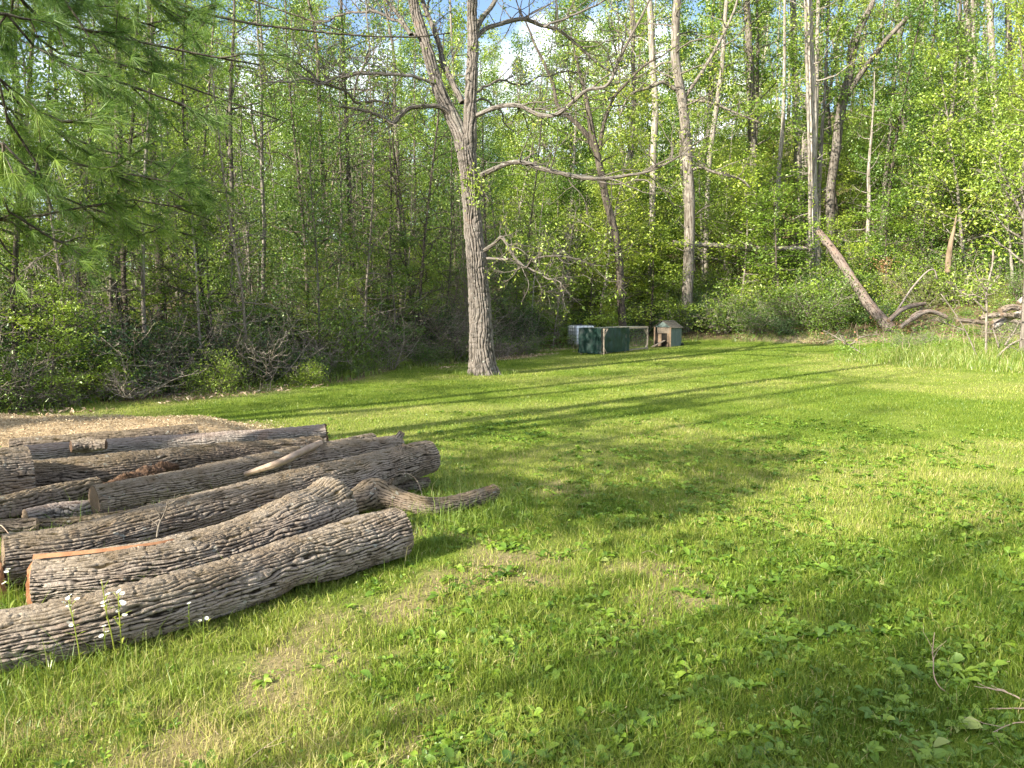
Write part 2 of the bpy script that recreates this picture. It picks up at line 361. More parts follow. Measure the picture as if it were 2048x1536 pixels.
# ---------------------------------------------------------------- tree growing
def unit(v): v = np.asarray(v, float); return v/max(np.linalg.norm(v), 1e-9)
def wob(rng, a, d, L, n, w=.12, up=.0):
    """wandering polyline from a along d"""
    P = [np.asarray(a, float)]; d = unit(d)
    for i in range(n-1):
        d = unit(d+rng.normal(0, w, 3)+np.array([0, 0, up])); P.append(P[-1]+d*L/(n-1))
    return np.array(P)
def grow(rng, path, R, hs=.35, nb=22, bl=3., lpb=90, ls=.11, spread=.28, upb=.35, twigs=4, tw=.18, leafmb=None, woodmb=None, up=.5, flat=1., side=None, ks=7, vclump=.5, trunk=True, dead=0., top=1.0):
    """trunk + branches + leaves. path (n,3), R (n,) radii"""
    wd = woodmb or MB(); lf = leafmb or MB(); path = np.asarray(path, float)
    if trunk: tube(wd, path, R, ks)
    n = len(path); seg = np.linalg.norm(np.diff(path, axis=0), axis=1); cu = np.concatenate([[0], np.cumsum(seg)])/seg.sum()
    ga = rng.uniform(0, 6.28)
    for i in range(nb):
        t = hs+(top-hs)*((i+rng.uniform(0, .8))/nb); p = np.array([np.interp(t, cu, path[:, k]) for k in range(3)]); r0 = np.interp(t, cu, R)
        ga += 2.4+rng.normal(0, .5); L = bl*(1-.72*max(0, (t-hs))/(1-hs+1e-6))*rng.uniform(.55, 1.15)
        d = np.array([math.cos(ga), math.sin(ga), upb+rng.normal(0, .15)])
        if side is not None: d = d+np.asarray(side)*rng.uniform(0, 1)
        B = wob(rng, p, d, L, 6, tw, .03); rb = min(r0*.55, .012+L*.013)
        tube(wd, B, np.linspace(rb, .006, 6), 4, False)
        isdead = rng.random() < dead
        cc = []
        vb = rng.random()
        for q in range(twigs):
            u = rng.uniform(.3, .95); b0 = B[0]+0; idx = u*5; k0 = int(idx); b0 = B[k0]*(1-(idx-k0))+B[min(k0+1, 5)]*(idx-k0)
            Tq = wob(rng, b0, unit(B[-1]-B[0])+rng.normal(0, .6, 3)*np.array([1, 1, .5]), L*rng.uniform(.25, .5), 4, tw*1.3, .02)
            tube(wd, Tq, np.linspace(max(rb*.35, .005), .003, 4), 3, False); cc.append(Tq[1:])
        cc.append(B[2:])
        if not isdead:
            C = np.vstack(cc); m = int(lpb*rng.uniform(.5, 1.5)*(.4+.6*L/bl))
            if m > 0:
                pk = rng.integers(0, len(C), m); off = rng.normal(0, spread, (m, 3))*np.array([1, 1, flat])
                leaves(lf, C[pk]+off, ls, rng, up, v=vb*vclump+(1-vclump)*.5+.1*rng.normal())
    return wd, lf
def tree_obj(name, base, wd, lf, bark, leafm, label, cat, group=None, extra=None):
    o = empty(name, base, label, cat, group)
    b = np.array(base)
    for mb in (wd, lf):
        if mb is not None and mb.n: mb.v = [x-b for x in mb.v]
    wd.build('trunk', bark, o)
    if lf is not None and lf.n: lf.build('crown', leafm, o, smooth=False)
    return o
def copy_tree(o, loc, rz, sc, label=None, group=None):
    c = o.copy(); S.collection.objects.link(c); c.location = loc; c.rotation_euler = (0, 0, rz); c.scale = (sc, sc, sc*1.0)
    for ch in [x for x in o.children]:
        d = ch.copy(); S.collection.objects.link(d); d.parent = c
    if label: c['label'] = label
    if group: c['group'] = group
    return c
# ---------------------------------------------------------------- ground sheet
def segdist(x, y, a, b):
    ex, ey = b[0]-a[0], b[1]-a[1]; t = np.clip(((x-a[0])*ex+(y-a[1])*ey)/(ex*ex+ey*ey), 0, 1)
    return np.hypot(x-a[0]-t*ex, y-a[1]-t*ey)
def lawnmask(x, y): return ss(dpoly(x, y, EDGE)+(fbm(x*.8, y*.8, 0, 3)-.5)*1.6, -.35, .35)
def soilmask(x, y):
    x = x+.35*(fbm(x*2.2, y*2.2, 4, 23)-.5); y = np.asarray(y)+.35*(fbm(x*2.2, y*2.2, 8, 24)-.5)
    r = np.hypot(x, y)
    n = .55*fbm(x*.9+3, y*.9, 0, 21, 4)+.45*fbm(x*3.2, y*3.2, 2, 22, 4)+.03
    band = np.exp(-((x-(-1.0+(y-3.3)*.42))/ .75)**2)*ss(y, 9, 5)
    far = ss(r, 11, 5)
    near = ss(y, 4.2, 2.6)*.05
    return ss(n+.15*band+near-.06*(1-far)-.10*ss(x, .8, 2.2), .54, .72)*(.12+.55*far)*ss(segdist(x, y, (-2.9, 2.35), (-.75, 4.95)), .25, .6)
def drymask(x, y): return ss(fbm(x*.5+20, y*.5, 0, 31, 4), .42, .68)
CHIP = [(-9.8, 7.9), (-3.9, 8.75), (-2.9, 9.5), (-3.6, 10.6), (-6.2, 11.0), (-9.8, 10.9)]
def ground():
    rr = np.concatenate([[.0], np.geomspace(.35, 420, 330)]); na = 620
    # finer angular spacing in front
    t = np.linspace(0, 1, na, endpoint=False); ang = 2*PI*t-1.05*np.sin(2*PI*t)*.9      # dense near 0 = +Y
    Rg, A = np.meshgrid(rr, ang, indexing='ij'); X = Rg*np.sin(A); Y = Rg*np.cos(A)
    Z = Hn(X.ravel(), Y.ravel()); x, y = X.ravel(), Y.ravel()
    n, k = Rg.shape; i = np.arange(n-1)[:, None]*k; j = np.arange(k)[None]; j2 = (j+1) % k
    f = np.stack([i+j, i+k+j, i+k+j2, i+j2], -1).reshape(-1, 4)
    lm = lawnmask(x, y); sm = soilmask(x, y)
    ch = ss(dpoly(x, y, CHIP), -.3, .25)
    edge = np.exp(-(dpoly(x, y, EDGE)/1.0)**2)*ss(fbm(x*.7, y*.7, 0, 41), .42, .6)
    mb = MB(); mb.add(np.column_stack([x, y, Z+(fbm(x*3, y*3, 0, 9)-.5)*.03*ss(np.hypot(x, y), 30, 10)]), f, 0, lawn=lm, soil=np.maximum(sm, .0), chip=ch, dry=drymask(x, y), edge=edge)
    g = NG(mat('ground'))
    n1 = g.noise(9, 6, .7); n2 = g.noise(60, 5, .75); n3 = g.noise(.9, 4, .6)
    soil = g.mix(g.ramp(n2, (.3, (0,)*3), (.7, (1,)*3)), (.17, .115, .07), (.36, .26, .165))
    grassc = g.mix(g.ramp(n2, (.3, (0,)*3), (.72, (1,)*3)), (.075, .12, .012), (.17, .225, .025))
    grassc = g.mix(g.math('MULTIPLY', g.attr('dry'), .45), grassc, (.26, .25, .09))
    lit = g.mix(g.ramp(n2, (.35, (0,)*3), (.65, (1,)*3)), (.07, .045, .026), (.26, .18, .11))
    lit = g.mix(g.ramp(n1, (.4, (0,)*3), (.62, (.75,)*3)), lit, (.035, .05, .016))
    ed = g.mix(g.ramp(n2, (.3, (0,)*3), (.7, (1,)*3)), (.20, .14, .08), (.50, .40, .27))
    c = g.mix(g.attr('lawn'), lit, grassc); c = g.mix(g.math('MULTIPLY', g.attr('edge'), .8), c, ed)
    c = g.mix(g.attr('soil'), c, soil); c = g.mix(g.attr('chip'), c, ed)
    m = g.fin(c, .95, .1, n2, .7, .02)
    o = mb.build('ground', m); tag(o, kind='structure')
ground()

def blades(mb, x, y, hgt, wid, rng, v, lean=.35, bend=.5, two=True):
    n = len(x); z = Hn(x, y)-.005
    a = rng.uniform(0, 2*PI, n); dx, dy = np.cos(a), np.sin(a)
    l = np.abs(rng.normal(0, lean, n))*hgt; b = rng.uniform(0, 2*PI, n)
    lx, ly = l*np.cos(b), l*np.sin(b); w = wid*.5
    base = np.column_stack([x, y, z]); wv = np.column_stack([dx*w, dy*w, 0*w])
    if two:
        mid = base+np.column_stack([lx*.35, ly*.35, hgt*.55]); tip = base+np.column_stack([lx*(1+bend), ly*(1+bend), hgt*(1-.25*bend*np.minimum(l/hgt, 1))])
        V = np.stack([base-wv, base+wv, mid+wv*.75, mid-wv*.75, tip], 1).reshape(-1, 3); i = np.arange(n)[:, None]*5
        mb.add(V, [i+np.array([[0, 1, 2, 3]]), i+np.array([[3, 2, 4]])], 0, v=np.repeat(v, 5))
    else:
        tip = base+np.column_stack([lx, ly, hgt]); V = np.stack([base-wv, base+wv, tip], 1).reshape(-1, 3); i = np.arange(n)[:, None]*3
        mb.add(V, i+np.array([[0, 1, 2]]), 0, v=np.repeat(v, 3))
def sample_polar(n, r0, r1, rng, amin=-.86, amax=.80, p=0.):
    u = rng.random(n)
    r = r0*(r1/r0)**u if p == 0 else (r0**p+u*(r1**p-r0**p))**(1/p)
    a = rng.uniform(amin, amax, n); return r*np.sin(a), r*np.cos(a), r
def grass():
    rng = np.random.default_rng(5); mb = MB()
    for (n, r0, r1, two, p) in ((330000, 2.0, 8, True, .35), (620000, 8, 38, False, .15)):
        x, y, r = sample_polar(n, r0, r1, rng, p=p)
        lm = lawnmask(x, y); sm = soilmask(x, y); ch = ss(dpoly(x, y, CHIP), -.3, .1)
        cl = fbm(x*6, y*6, 0, 51, 2)
        keep = (rng.random(n) < lm*(1-1.0*sm)*(1-ch)*np.where(r < 8, .45+.9*cl, 1)) & (dpoly(x, y, ROUGH) < .2)
        x, y, r, cl = x[keep], y[keep], r[keep], cl[keep]; m = len(x)
        hg = np.clip((.026+.05*cl)*(1+.4*(fbm(x*1.2, y*1.2, 0, 61)-.5)*2)*rng.uniform(.6, 1.5, m), .015, .13)*np.interp(r, [2, 8, 12, 30], [1, .8, .6, .55])
        wd = np.interp(r, [2, 4, 8, 15, 38], [.0030, .0042, .006, .011, .028])*rng.uniform(.7, 1.4, m)
        v = np.clip(rng.normal(.47, .16, m)+.30*(drymask(x, y)-.35)+.22*(fbm(x*2.2, y*2.2, 0, 71)-.5)*2+.45*soilmask(x, y)+.05*ss(r, 7, 14), 0, 1)
        v = np.where(rng.random(m) < .05*ss(r, 12, 6), rng.uniform(.9, 1, m), v)
        blades(mb, x, y, hg, wd, rng, v, .55, .4, two)
    tag(mb.build('grass', M['grass'], smooth=False), 'short green mown grass covering the lawn', 'grass', kind='stuff')
def segdist(x, y, a, b):
    ex, ey = b[0]-a[0], b[1]-a[1]; t = np.clip(((x-a[0])*ex+(y-a[1])*ey)/(ex*ex+ey*ey), 0, 1)
    return np.hypot(x-a[0]-t*ex, y-a[1]-t*ey)
def tall():
    rng = np.random.default_rng(6); mb = MB()
    # around the logs
    n = 130000; x = rng.uniform(-4.6, .6, n); y = rng.uniform(2.4, 8.2, n)
    A, B = at(-260, 1330, .0), at(840, 1085, 0)
    d = segdist(x, y, A, B); pr = np.exp(-((d-.06)/.24)**2)*.8
    C, D = at(60, 1200), at(980, 1035); pr = np.maximum(pr, np.exp(-(segdist(x, y, C, D)/.25)**2)*.55)
    C, D = at(-100, 1060), at(870, 960); pr = np.maximum(pr, np.exp(-(segdist(x, y, C, D)/.3)**2)*.3)
    C, D = at(860, 1000), at(1010, 1010); pr = np.maximum(pr, np.exp(-(segdist(x, y, C, D)/.22)**2)*.6)
    C, D = at(850, 900), at(900, 1000); pr = np.maximum(pr, np.exp(-(segdist(x, y, C, D)/.18)**2)*.4)
    pr = np.maximum(pr, .5*ss(x, -1.1, -2.2)*ss(y, 4.2, 3.0))
    pr *= ss(fbm(x*2.5, y*2.5, 0, 81), .25, .6)
    k = rng.random(n) < pr; x, y = x[k], y[k]; m = len(x)
    hg = np.exp(rng.normal(-2.15, .35, m)); hg = np.clip(hg, .05, .32)
    blades(mb, x, y, hg, rng.uniform(.0025, .0055, m), rng, np.clip(rng.normal(.5, .22, m), 0, 1), .5, .9)
    # rough strip on the right
    n = 150000; x = rng.uniform(8.8, 26, n); y = rng.uniform(14, 27, n); d = dpoly(x, y, ROUGH)
    k = (d > -.15+.4*(rng.random(n)-.5)) & (rng.random(n) < .25+.8*ss(fbm(x*.9, y*.9, 0, 91), .3, .6)) & (rng.random(n) < np.interp(d, [0, 2.2, 6], [1, .55, .25]))
    x, y, d = x[k], y[k], d[k]; m = len(x)
    hg = rng.uniform(.14, .46, m)*np.interp(d, [0, 1.2], [.4, 1])*(.6+.8*fbm(x*1.1, y*1.1, 0, 93)); blades(mb, x, y, hg, rng.uniform(.009, .016, m), rng, np.clip(rng.normal(.66, .22, m)+.2*(fbm(x*.7, y*.7, 0, 95)-.5), 0, 1), .4, .8)
    # scrappy growth along the wood's edge
    n = 90000; x = rng.uniform(-12, 13, n); y = rng.uniform(8, 36, n); d = dpoly(x, y, EDGE)
    k = (np.abs(d+.3) < .75) & (rng.random(n) < .8*ss(fbm(x*.8, y*.8, 0, 97), .35, .6)); x, y = x[k], y[k]; m = len(x)
    blades(mb, x, y, rng.uniform(.08, .3, m), rng.uniform(.008, .02, m), rng, np.clip(rng.normal(.5, .25, m), 0, 1), .5, .8)
    # at the foot of the big tree
    p = at(968, 748); n = 900; a = rng.uniform(0, 6.28, n); r = np.abs(rng.normal(.62, .12, n))
    blades(mb, p.x+r*np.cos(a), p.y+r*np.sin(a), rng.uniform(.05, .16, n), rng.uniform(.008, .014, n), rng, rng.uniform(.3, .8, n), .5, .8)
    tag(mb.build('tall_grass', M['tall_grass'], smooth=False), 'long unmown grass beside the logs and at the lawn edges', 'long grass', kind='stuff')
def weeds():
    rng = np.random.default_rng(8); mb = MB()
    x, y, r = sample_polar(13000, 2.1, 12, rng, p=.8)
    den = ss(.6*fbm(x*1.1+7, y*1.1, 0, 101, 3)+.4*fbm(x*3.5, y*3.5, 0, 103)+.12*ss(x, -1.5, 1.5)-.08*ss(r, 6, 10), .44, .66)
    k = (rng.random(len(x)) < den*.8) & ~((x < -.9) & (y > 3.3) & (y < 8)); x, y, r = x[k], y[k], r[k]
    z = Hn(x, y); ts = np.array([0, .22, .5, .8, 1.]); wp = np.array([.10, .62, 1., .66, .02])
    V = []; VV = []
    for i in range(len(x)):
        nl = rng.integers(4, 9); a0 = rng.uniform(0, 6.28); L0 = rng.uniform(.03, .074); vb = rng.uniform(.25, .85)
        for q in range(nl):
            a = a0+q*6.283/nl+rng.normal(0, .35); L = L0*rng.uniform(.6, 1.25); el = rng.uniform(.15, 1.1); wd = L*rng.uniform(.32, .5)
            ca, sa = math.cos(a), math.sin(a); rr = L*(ts*math.cos(el)+.15*ts*ts); zz = L*(ts*math.sin(el)-.45*ts*ts)+.012
            cx = x[i]+ca*rr; cy_ = y[i]+sa*rr; tw = rng.normal(0, .35); cup = .22
            for s_ in (-1, 1):
                V.append(np.column_stack([cx-sa*wp*wd*.5*s_, cy_+ca*wp*wd*.5*s_, z[i]+zz+wp*wd*(.5*tw*s_+cup)]))
            V.append(np.column_stack([cx, cy_, z[i]+zz])); VV.append(np.clip(vb+rng.normal(0, .12), 0, 1))
    n = len(VV); V = np.concatenate(V); i = np.arange(n)[:, None, None]*15; j = np.arange(4)[None, :, None]
    f1 = (i+j+np.array([[[0, 10, 11, 1]]])).reshape(-1, 4); f2 = (i+j+np.array([[[10, 5, 6, 11]]])).reshape(-1, 4)
    mb.add(V, [f1, f2], 0, v=np.repeat(VV, 15))
    # clover-size leaves
    x, y, r = sample_polar(52000, 2.1, 12, rng, p=.7); k = rng.random(len(x)) < .12+.5*ss(fbm(x*1.8, y*1.8, 0, 111, 3), .45, .62); x, y, r = x[k], y[k], r[k]
    k = ~((x < -.9) & (y > 3.3) & (y < 8)); x, y, r = x[k], y[k], r[k]
    leaves(mb, np.column_stack([x, y, Hn(x, y)+rng.uniform(.008, .05, len(x))]), np.interp(r, [2, 12], [.017, .03]), rng, 1.2, .6, v=rng.uniform(.2, .9, len(x)))
    tag(mb.build('broadleaf_weeds', M['weed']), 'low broad-leaved lawn weeds growing through the grass', 'weeds', kind='stuff')
    # dead leaves, straw and bits on the bare soil
    mb = MB(); x, y, r = sample_polar(26000, 2.1, 11, rng, p=.7); sm = soilmask(x, y); k = rng.random(len(x)) < .05+.85*sm; x, y = x[k], y[k]
    n = len(x); a = rng.uniform(0, 6.28, n); L_ = rng.uniform(.006, .03, n); z = Hn(x, y)+.012; dx, dy = np.cos(a)*L_, np.sin(a)*L_
    wv = np.column_stack([-np.sin(a), np.cos(a), 0*a])*rng.uniform(.0008, .002, n)[:, None]; P = np.column_stack([x, y, z]); Q = P+np.column_stack([dx, dy, rng.uniform(-.004, .014, n)])
    mb.add(np.stack([P-wv, P+wv, Q+wv, Q-wv], 1).reshape(-1, 3), np.arange(n)[:, None]*4+np.array([[0, 1, 2, 3]]), 0, v=np.repeat(rng.random(n), 4))
    tag(mb.build('straw', M['straw'], smooth=False), 'dry straw and clippings lying on the bare soil patches', 'straw', kind='stuff')
def chips():
    rng = np.random.default_rng(9); mb = MB()
    # heap
    gx, gy = np.meshgrid(np.linspace(-10.4, -2.4, 150), np.linspace(7.4, 11.6, 80)); x, y = gx.ravel(), gy.ravel()
    hh = lambda x, y: .20*ss(dpoly(x, y, CHIP), -.1, .9)*(.5+1.0*fbm(x*1.3, y*1.3, 0, 121))
    z = Hn(x, y)-.02+hh(x, y)+.03*fbm(x*9, y*9, 0, 5)*ss(dpoly(x, y, CHIP), -.1, .3); k = 150; n = 80
    i = np.arange(n-1)[:, None]*k; j = np.arange(k-1)[None]; f = np.stack([i+j, i+j+1, i+k+j+1, i+k+j], -1).reshape(-1, 4)
    keep = (dpoly(x, y, CHIP) > -.2)[f].all(1); mb.add(np.column_stack([x, y, z]), f[keep], 0, v=rng.uniform(.2, .7, len(x)))
    n = 90000; x = rng.uniform(-10.4, -2.3, n); y = rng.uniform(7.4, 11.6, n); d = dpoly(x, y, CHIP); k = d > -.45*rng.random(n); x, y = x[k], y[k]
    leaves(mb, np.column_stack([x, y, Hn(x, y)+hh(x, y)+rng.uniform(0, .035, len(x))]), rng.uniform(.010, .042, len(x)), rng, .9, .32)
    tag(mb.build('wood_chip_heap', M['straw'], smooth=False), 'low spread heap of tan wood chips behind the stacked logs', 'wood chips', kind='stuff')
    # straw litter at the edge of the lawn
    mb = MB(); n = 60000; x = rng.uniform(-10, 12, n); y = rng.uniform(9, 36, n); d = dpoly(x, y, EDGE)
    k = (np.abs(d) < 1.0) & (rng.random(n) < ss(fbm(x*.7, y*.7, 0, 41), .42, .6)); x, y = x[k], y[k]
    leaves(mb, np.column_stack([x, y, Hn(x, y)+rng.uniform(.005, .04, len(x))]), rng.uniform(.05, .13, len(x)), rng, 1.2, .35)
    tag(mb.build('leaf_litter', M['straw'], smooth=False), 'dry tan leaf litter along the edge of the wood', 'leaf litter', kind='stuff')
grass(); tall(); weeds(); chips()
# ---------------------------------------------------------------- the felled logs
def logpts(pts, zs):
    P = []
    for (px, py), z in zip(pts, zs): P.append(tuple(at(px, py, z)))
    return P
NEARC = 0
def make_log(label, pts, zs, rad, seed, k=130, n=280, fw=.020, fl=.2, depth=.012, m='bark_log', lump=.05, warp=None, ends=(1, 1), group='felled logs lying beside the lawn', cut='cut_wood', name='log', stubs=()):
    P = logpts(pts, zs); c = np.mean(P, 0); base = (c[0], c[1], H(c[0], c[1]))
    o = empty(name, base, label, 'log', group)
    mb = MB(); r0, r1, PP, T = bark_tube(mb, P, rad, k, n, fw, fl, depth, seed, lump, warp); b = np.array(base)
    for (u, ang, L_, r, el) in stubs:      # broken branch stubs belonging to the bark
        i = int(u*(len(PP)-1)); t = T[i]; side = unit(np.cross(t, [0, 0, 1])); q = PP[i]; R_ = np.interp(u, np.linspace(0, 1, len(rad)), rad)
        d = unit(side*math.cos(ang)+np.array([0, 0, 1])*math.sin(ang)+t*el); a = q+d*R_*.6
        a1, a2, _, T2 = bark_tube(mb, [a, a+d*L_*.5, a+d*(L_+R_*.4)], [r*1.5, r, r*.7], 30, 24, .02, .1, .008, seed+3, .06)
        cap(mb, a2, T2[-1], 1, .01, .02, seed)
    mb.v = [v-b for v in mb.v]; lo = mb.build('bark', [M[m], M[cut]], o)
    for e, (ring, tv) in enumerate(((r0, -T[0]), (r1, T[-1]))):
        if ends[e]:
            cm = MB(); cap(cm, ring, tv, 0, .012, .006 if ends[e] == 1 else .035, seed+e); cm.v = [v-b for v in cm.v]; cm.build('cut_face', M[cut if ends[e] == 1 else 'rot_wood'], o)
    return o, PP, T
G1 = lambda c, s, w_: math.exp(-((s-c)/w_)**2)
def hump(u0, w_, amp, th0, wt):
    def f(TH, s, L_):
        dth = np.angle(np.exp(1j*(TH-th0)))
        return amp*np.exp(-((s/L_-u0)/w_)**2)*np.exp(-(dth/wt)**2)
    return f
def groove(th0, wt, u1, d):
    def f(TH, s, L_):
        dth = np.angle(np.exp(1j*(TH-th0-.25*np.sin(s*3)*.3))); return -d*np.exp(-(dth/wt)**2)*ss(s/L_, u1, u1-.15)
    return f
def addw(*fs): return lambda a, b, c: sum(f(a, b, c) for f in fs)
# front log
make_log('moss-topped bark log nearest the camera, running out of the left frame edge', [(-330, 1335), (0, 1283), (250, 1230), (480, 1165), (640, 1112), (795, 1062)], [.15, .14, .15, .15, .16, .18],
         [.135, .132, .14, .145, .16, .165], 3, 260, 640, .021, .22, .015, lump=.06, warp=hump(.72, .05, -.04, 1.2, .8))
l2, P2, T2 = make_log('split log with orange torn wood at its left end and swollen right end', [(72, 1163), (200, 1150), (340, 1128), (480, 1090), (590, 1052), (668, 1022)], [.15, .15, .15, .17, .20, .20],
         [.135, .14, .15, .165, .21, .20], 7, 260, 520, .020, .21, .014, lump=.07, warp=addw(hump(.93, .08, .05, 1.6, .5), hump(.97, .04, .05, 4.9, .9)), ends=(1, 2), cut='fresh_wood')
# torn slabs standing at the left ends
def splinter(label, p0, p1, z0, z1, wd, th, par, cen):
    pass
l3, P3, T3 = make_log('longest thick bark log, its right end raised and sawn square', [(8, 1122), (150, 1100), (330, 1055), (600, 985), (740, 945), (858, 913)], [.16, .16, .18, .22, .25, .28],
         [.15, .155, .17, .185, .165, .15], 12, 260, 640, .021, .22, .014, lump=.05, warp=addw(hump(.55, .03, .045, 2.3, .5), hump(.22, .03, -.035, 2.6, .6)), cut='cut_wood', stubs=((.88, 1.25, .03, .04, .3),))
make_log('log with square sawn left end wedged behind the longest log', [(188, 1004), (400, 966), (600, 925), (800, 893)], [.15, .16, .2, .24], [.125, .14, .15, .12], 17, 200, 420, .020, .2, .013, cut='cut_wood', stubs=((.97, 1.3, .05, .05, .6),))
make_log('curved limb log with a humped fork, pointing right onto the grass', [(676, 1012), (715, 1000), (748, 985), (800, 1000), (860, 1012), (925, 1003), (990, 984)], [.09, .12, .15, .10, .08, .08, .09],
         [.075, .10, .115, .08, .07, .068, .066], 23, 90, 220, .024, .16, .009, lump=.07, warp=hump(.22, .07, .05, 1.4, .7), ends=(2, 1), stubs=((.27, 1.4, .06, .018, .7),))
make_log('narrow log lying in shade under the raised sawn end', [(690, 985), (790, 975), (858, 966)], [.06]*3, [.055, .06, .055], 29, 60, 120, .022, .15, .008)
make_log('huge dark log at the left frame edge, cut end facing right', [(-260, 985), (-100, 968), (58, 950)], [.26, .26, .26], [.25, .25, .235], 31, 240, 260, .024, .24, .016, cut='cut_wood')
logB, PB, TB = make_log('grey log with a rotten hollow in its side, behind the sawn log', [(66, 962), (250, 943), (450, 917), (640, 893)], [.16]*4, [.165, .17, .15, .11], 37, 200, 460, .021, .22, .014, lump=.07,
         warp=addw(hump(.55, .03, .05, 1.5, .5), hump(.38, .035, -.07, 2.6, .5)))
make_log('slim log reaching furthest right in the middle of the pile', [(400, 952), (560, 922), (744, 880)], [.12]*3, [.10, .10, .085], 41, 80, 220, .028, .2, .011)
make_log('sunlit pale log whose dark jagged right end sticks up', [(50, 917), (300, 897), (500, 881), (650, 868)], [.14, .14, .15, .17], [.13, .13, .12, .115], 43, 170, 400, .021, .22, .012, 'bark_pale_log', ends=(1, 2), cut='rot_wood')
make_log('hindmost log, ending in a flat cut before the chip heap', [(20, 897), (250, 881), (393, 868)], [.12]*3, [.11, .12, .125], 47, 90, 260, .032, .24, .012)
make_log('crumbling log with rotted end left of the sawn log', [(-160, 1050), (0, 1020), (100, 995), (195, 975)], [.12]*4, [.10, .10, .10, .09], 53, 90, 240, .03, .2, .016, ends=(1, 2))
make_log('short pale silvery log touching the sawn end from the left', [(50, 1034), (120, 1022), (186, 1017)], [.08]*3, [.06, .068, .066], 59, 70, 110, .028, .16, .010, 'bark_pale_log')
make_log('low thin brown log at the left frame edge below the rotted one', [(-160, 1078), (0, 1057), (74, 1050)], [.07]*3, [.06, .06, .055], 61, 60, 120, .025, .16, .01)
make_log('low half-buried log between grass tufts behind the longest log', [(70, 1052), (190, 1042), (290, 1024)], [.04]*3, [.05, .05, .04], 63, 60, 140, .025, .16, .01)
mb = MB(); b = np.array(logB.location)
for q, (px_, py_, r_, sd) in enumerate(((262, 958, .05, 1), (300, 950, .062, 2), (330, 938, .045, 3), (240, 968, .035, 4))):
    c = np.array(at(px_, py_, .17)); d = unit(PB[-1]-PB[0]); P_ = [c-d*.13, c-d*.03+[0, 0, .015], c+d*.12]
    bark_tube(mb, P_, [r_*.5, r_, r_*.6], 36, 40, .016, .08, .022, 400+sd, .25)
mb.v = [v-b for v in mb.v]; mb.build('rotten_hollow', M['rot_wood'], logB)
# slab of bark on the pale log
o, _, _ = make_log('short brown slab of bark lying across the far logs', [(142, 893), (175, 890), (212, 889)], [.27]*3, [.06, .07, .05], 67, 50, 60, .02, .1, .01, cut='rot_wood', group='loose wood on the log pile', name='bark_slab'); o['category'] = 'bark slab'
# bleached barkless branch
P = [at(490, 948, .22), at(560, 925, .33), at(600, 905, .36), at(640, 886, .36)]
mb = MB(); o = empty('bare_branch', (P[1].x, P[1].y, H(P[1].x, P[1].y)), 'smooth bleached branch without bark lying on the longest log', 'branch'); b = np.array(o.location)
a0, a1, _, Tt = bark_tube(mb, [tuple(p) for p in P], [.02, .032, .030, .030], 24, 60, .06, .3, .003, 5, .08); cap(mb, a1, Tt[-1], 0, .004, .004)
mb.v = [v-b for v in mb.v]; mb.build('stem', M['bare_wood'], o)
# torn heartwood standing on the left ends
def torn(parent, ctr, t, up_, hgt, wdt, thick, seed, lean=.0, m='fresh_wood'):
    """upright splintered slab"""
    rng = np.random.default_rng(seed); mb = MB(); nz_ = 16; nx_ = 7; c = np.array(ctr); t = unit(t)*-1; s = unit(np.cross(t, [0, 0, 1])); u = np.array([0, 0, 1.])
    V = []
    for f_ in (0, 1):
        for i in range(nz_):
            q = i/(nz_-1)
            for j in range(nx_):
                e = j/(nx_-1)-.5; top = hgt*(1-.35*abs(e)*2*rng.uniform(.3, 1)); w_ = wdt*(1-.25*q)
                V.append(c+s*(e*w_)+u*(q*top-.02)+t*(thick*(f_)+lean*q+.012*math.sin(j*2.3+q*3))+t*rng.normal(0, .002))
    V = np.array(V); k = nx_; i = np.arange(nz_-1)[:, None]*k; j = np.arange(k-1)[None]
    f = np.stack([i+j, i+j+1, i+k+j+1, i+k+j], -1).reshape(-1, 4); m_ = nz_*nx_
    edge = [q*k for q in range(nz_)]+[(nz_-1)*k+q for q in range(1, k)]+[q*k+k-1 for q in range(nz_-2, -1, -1)]
    E = np.array([[a, b_, b_+m_, a+m_] for a, b_ in zip(edge[:-1], edge[1:])])
    mb.add(V-np.array(parent.location), [f, (f+m_)[:, ::-1], E]); return mb.build('torn_wood', M[m], parent, smooth=False)
e2 = np.array(at(72, 1210)); torn(l2, at(78, 1212), T2[0], 0, .265, .15, .03, 3)
torn(l2, at(92, 1214), T2[0], 0, .22, .03, .05, 5, .02)
torn(l3, at(12, 1190), T3[0], 0, .25, .13, .028, 4, .02)
# orange strip opened along the top of the split log
mb = MB(); i0, i1 = 0, int(len(P2)*.36); Q = P2[i0:i1:6].copy(); n = len(Q); top = []
for i, q in enumerate(Q):
    s = i/(n-1); side = unit(np.cross(T2[i*6], [0, 0, 1])); rr = .142
    for e in (-1, 1):
        a = math.radians(90-14+e*(5*(1-s)+.6)); a = PI-a
        top.append(q+side*(-math.cos(a)*rr)+np.array([0, 0, math.sin(a)*rr+.004+(.012 if e > 0 else 0)]))
V = np.array(top)-np.array(l2.location); ii = np.arange(n-1)[:, None]*2; mb.add(V, ii+np.array([[0, 1, 3, 2]])); mb.build('split_seam', M['fresh_wood'], l2, smooth=False)
tc_ = at(78, 930)
mb = MB(); P = [at(78, 940, .0), at(81, 932, .1), at(83, 925, .2)]
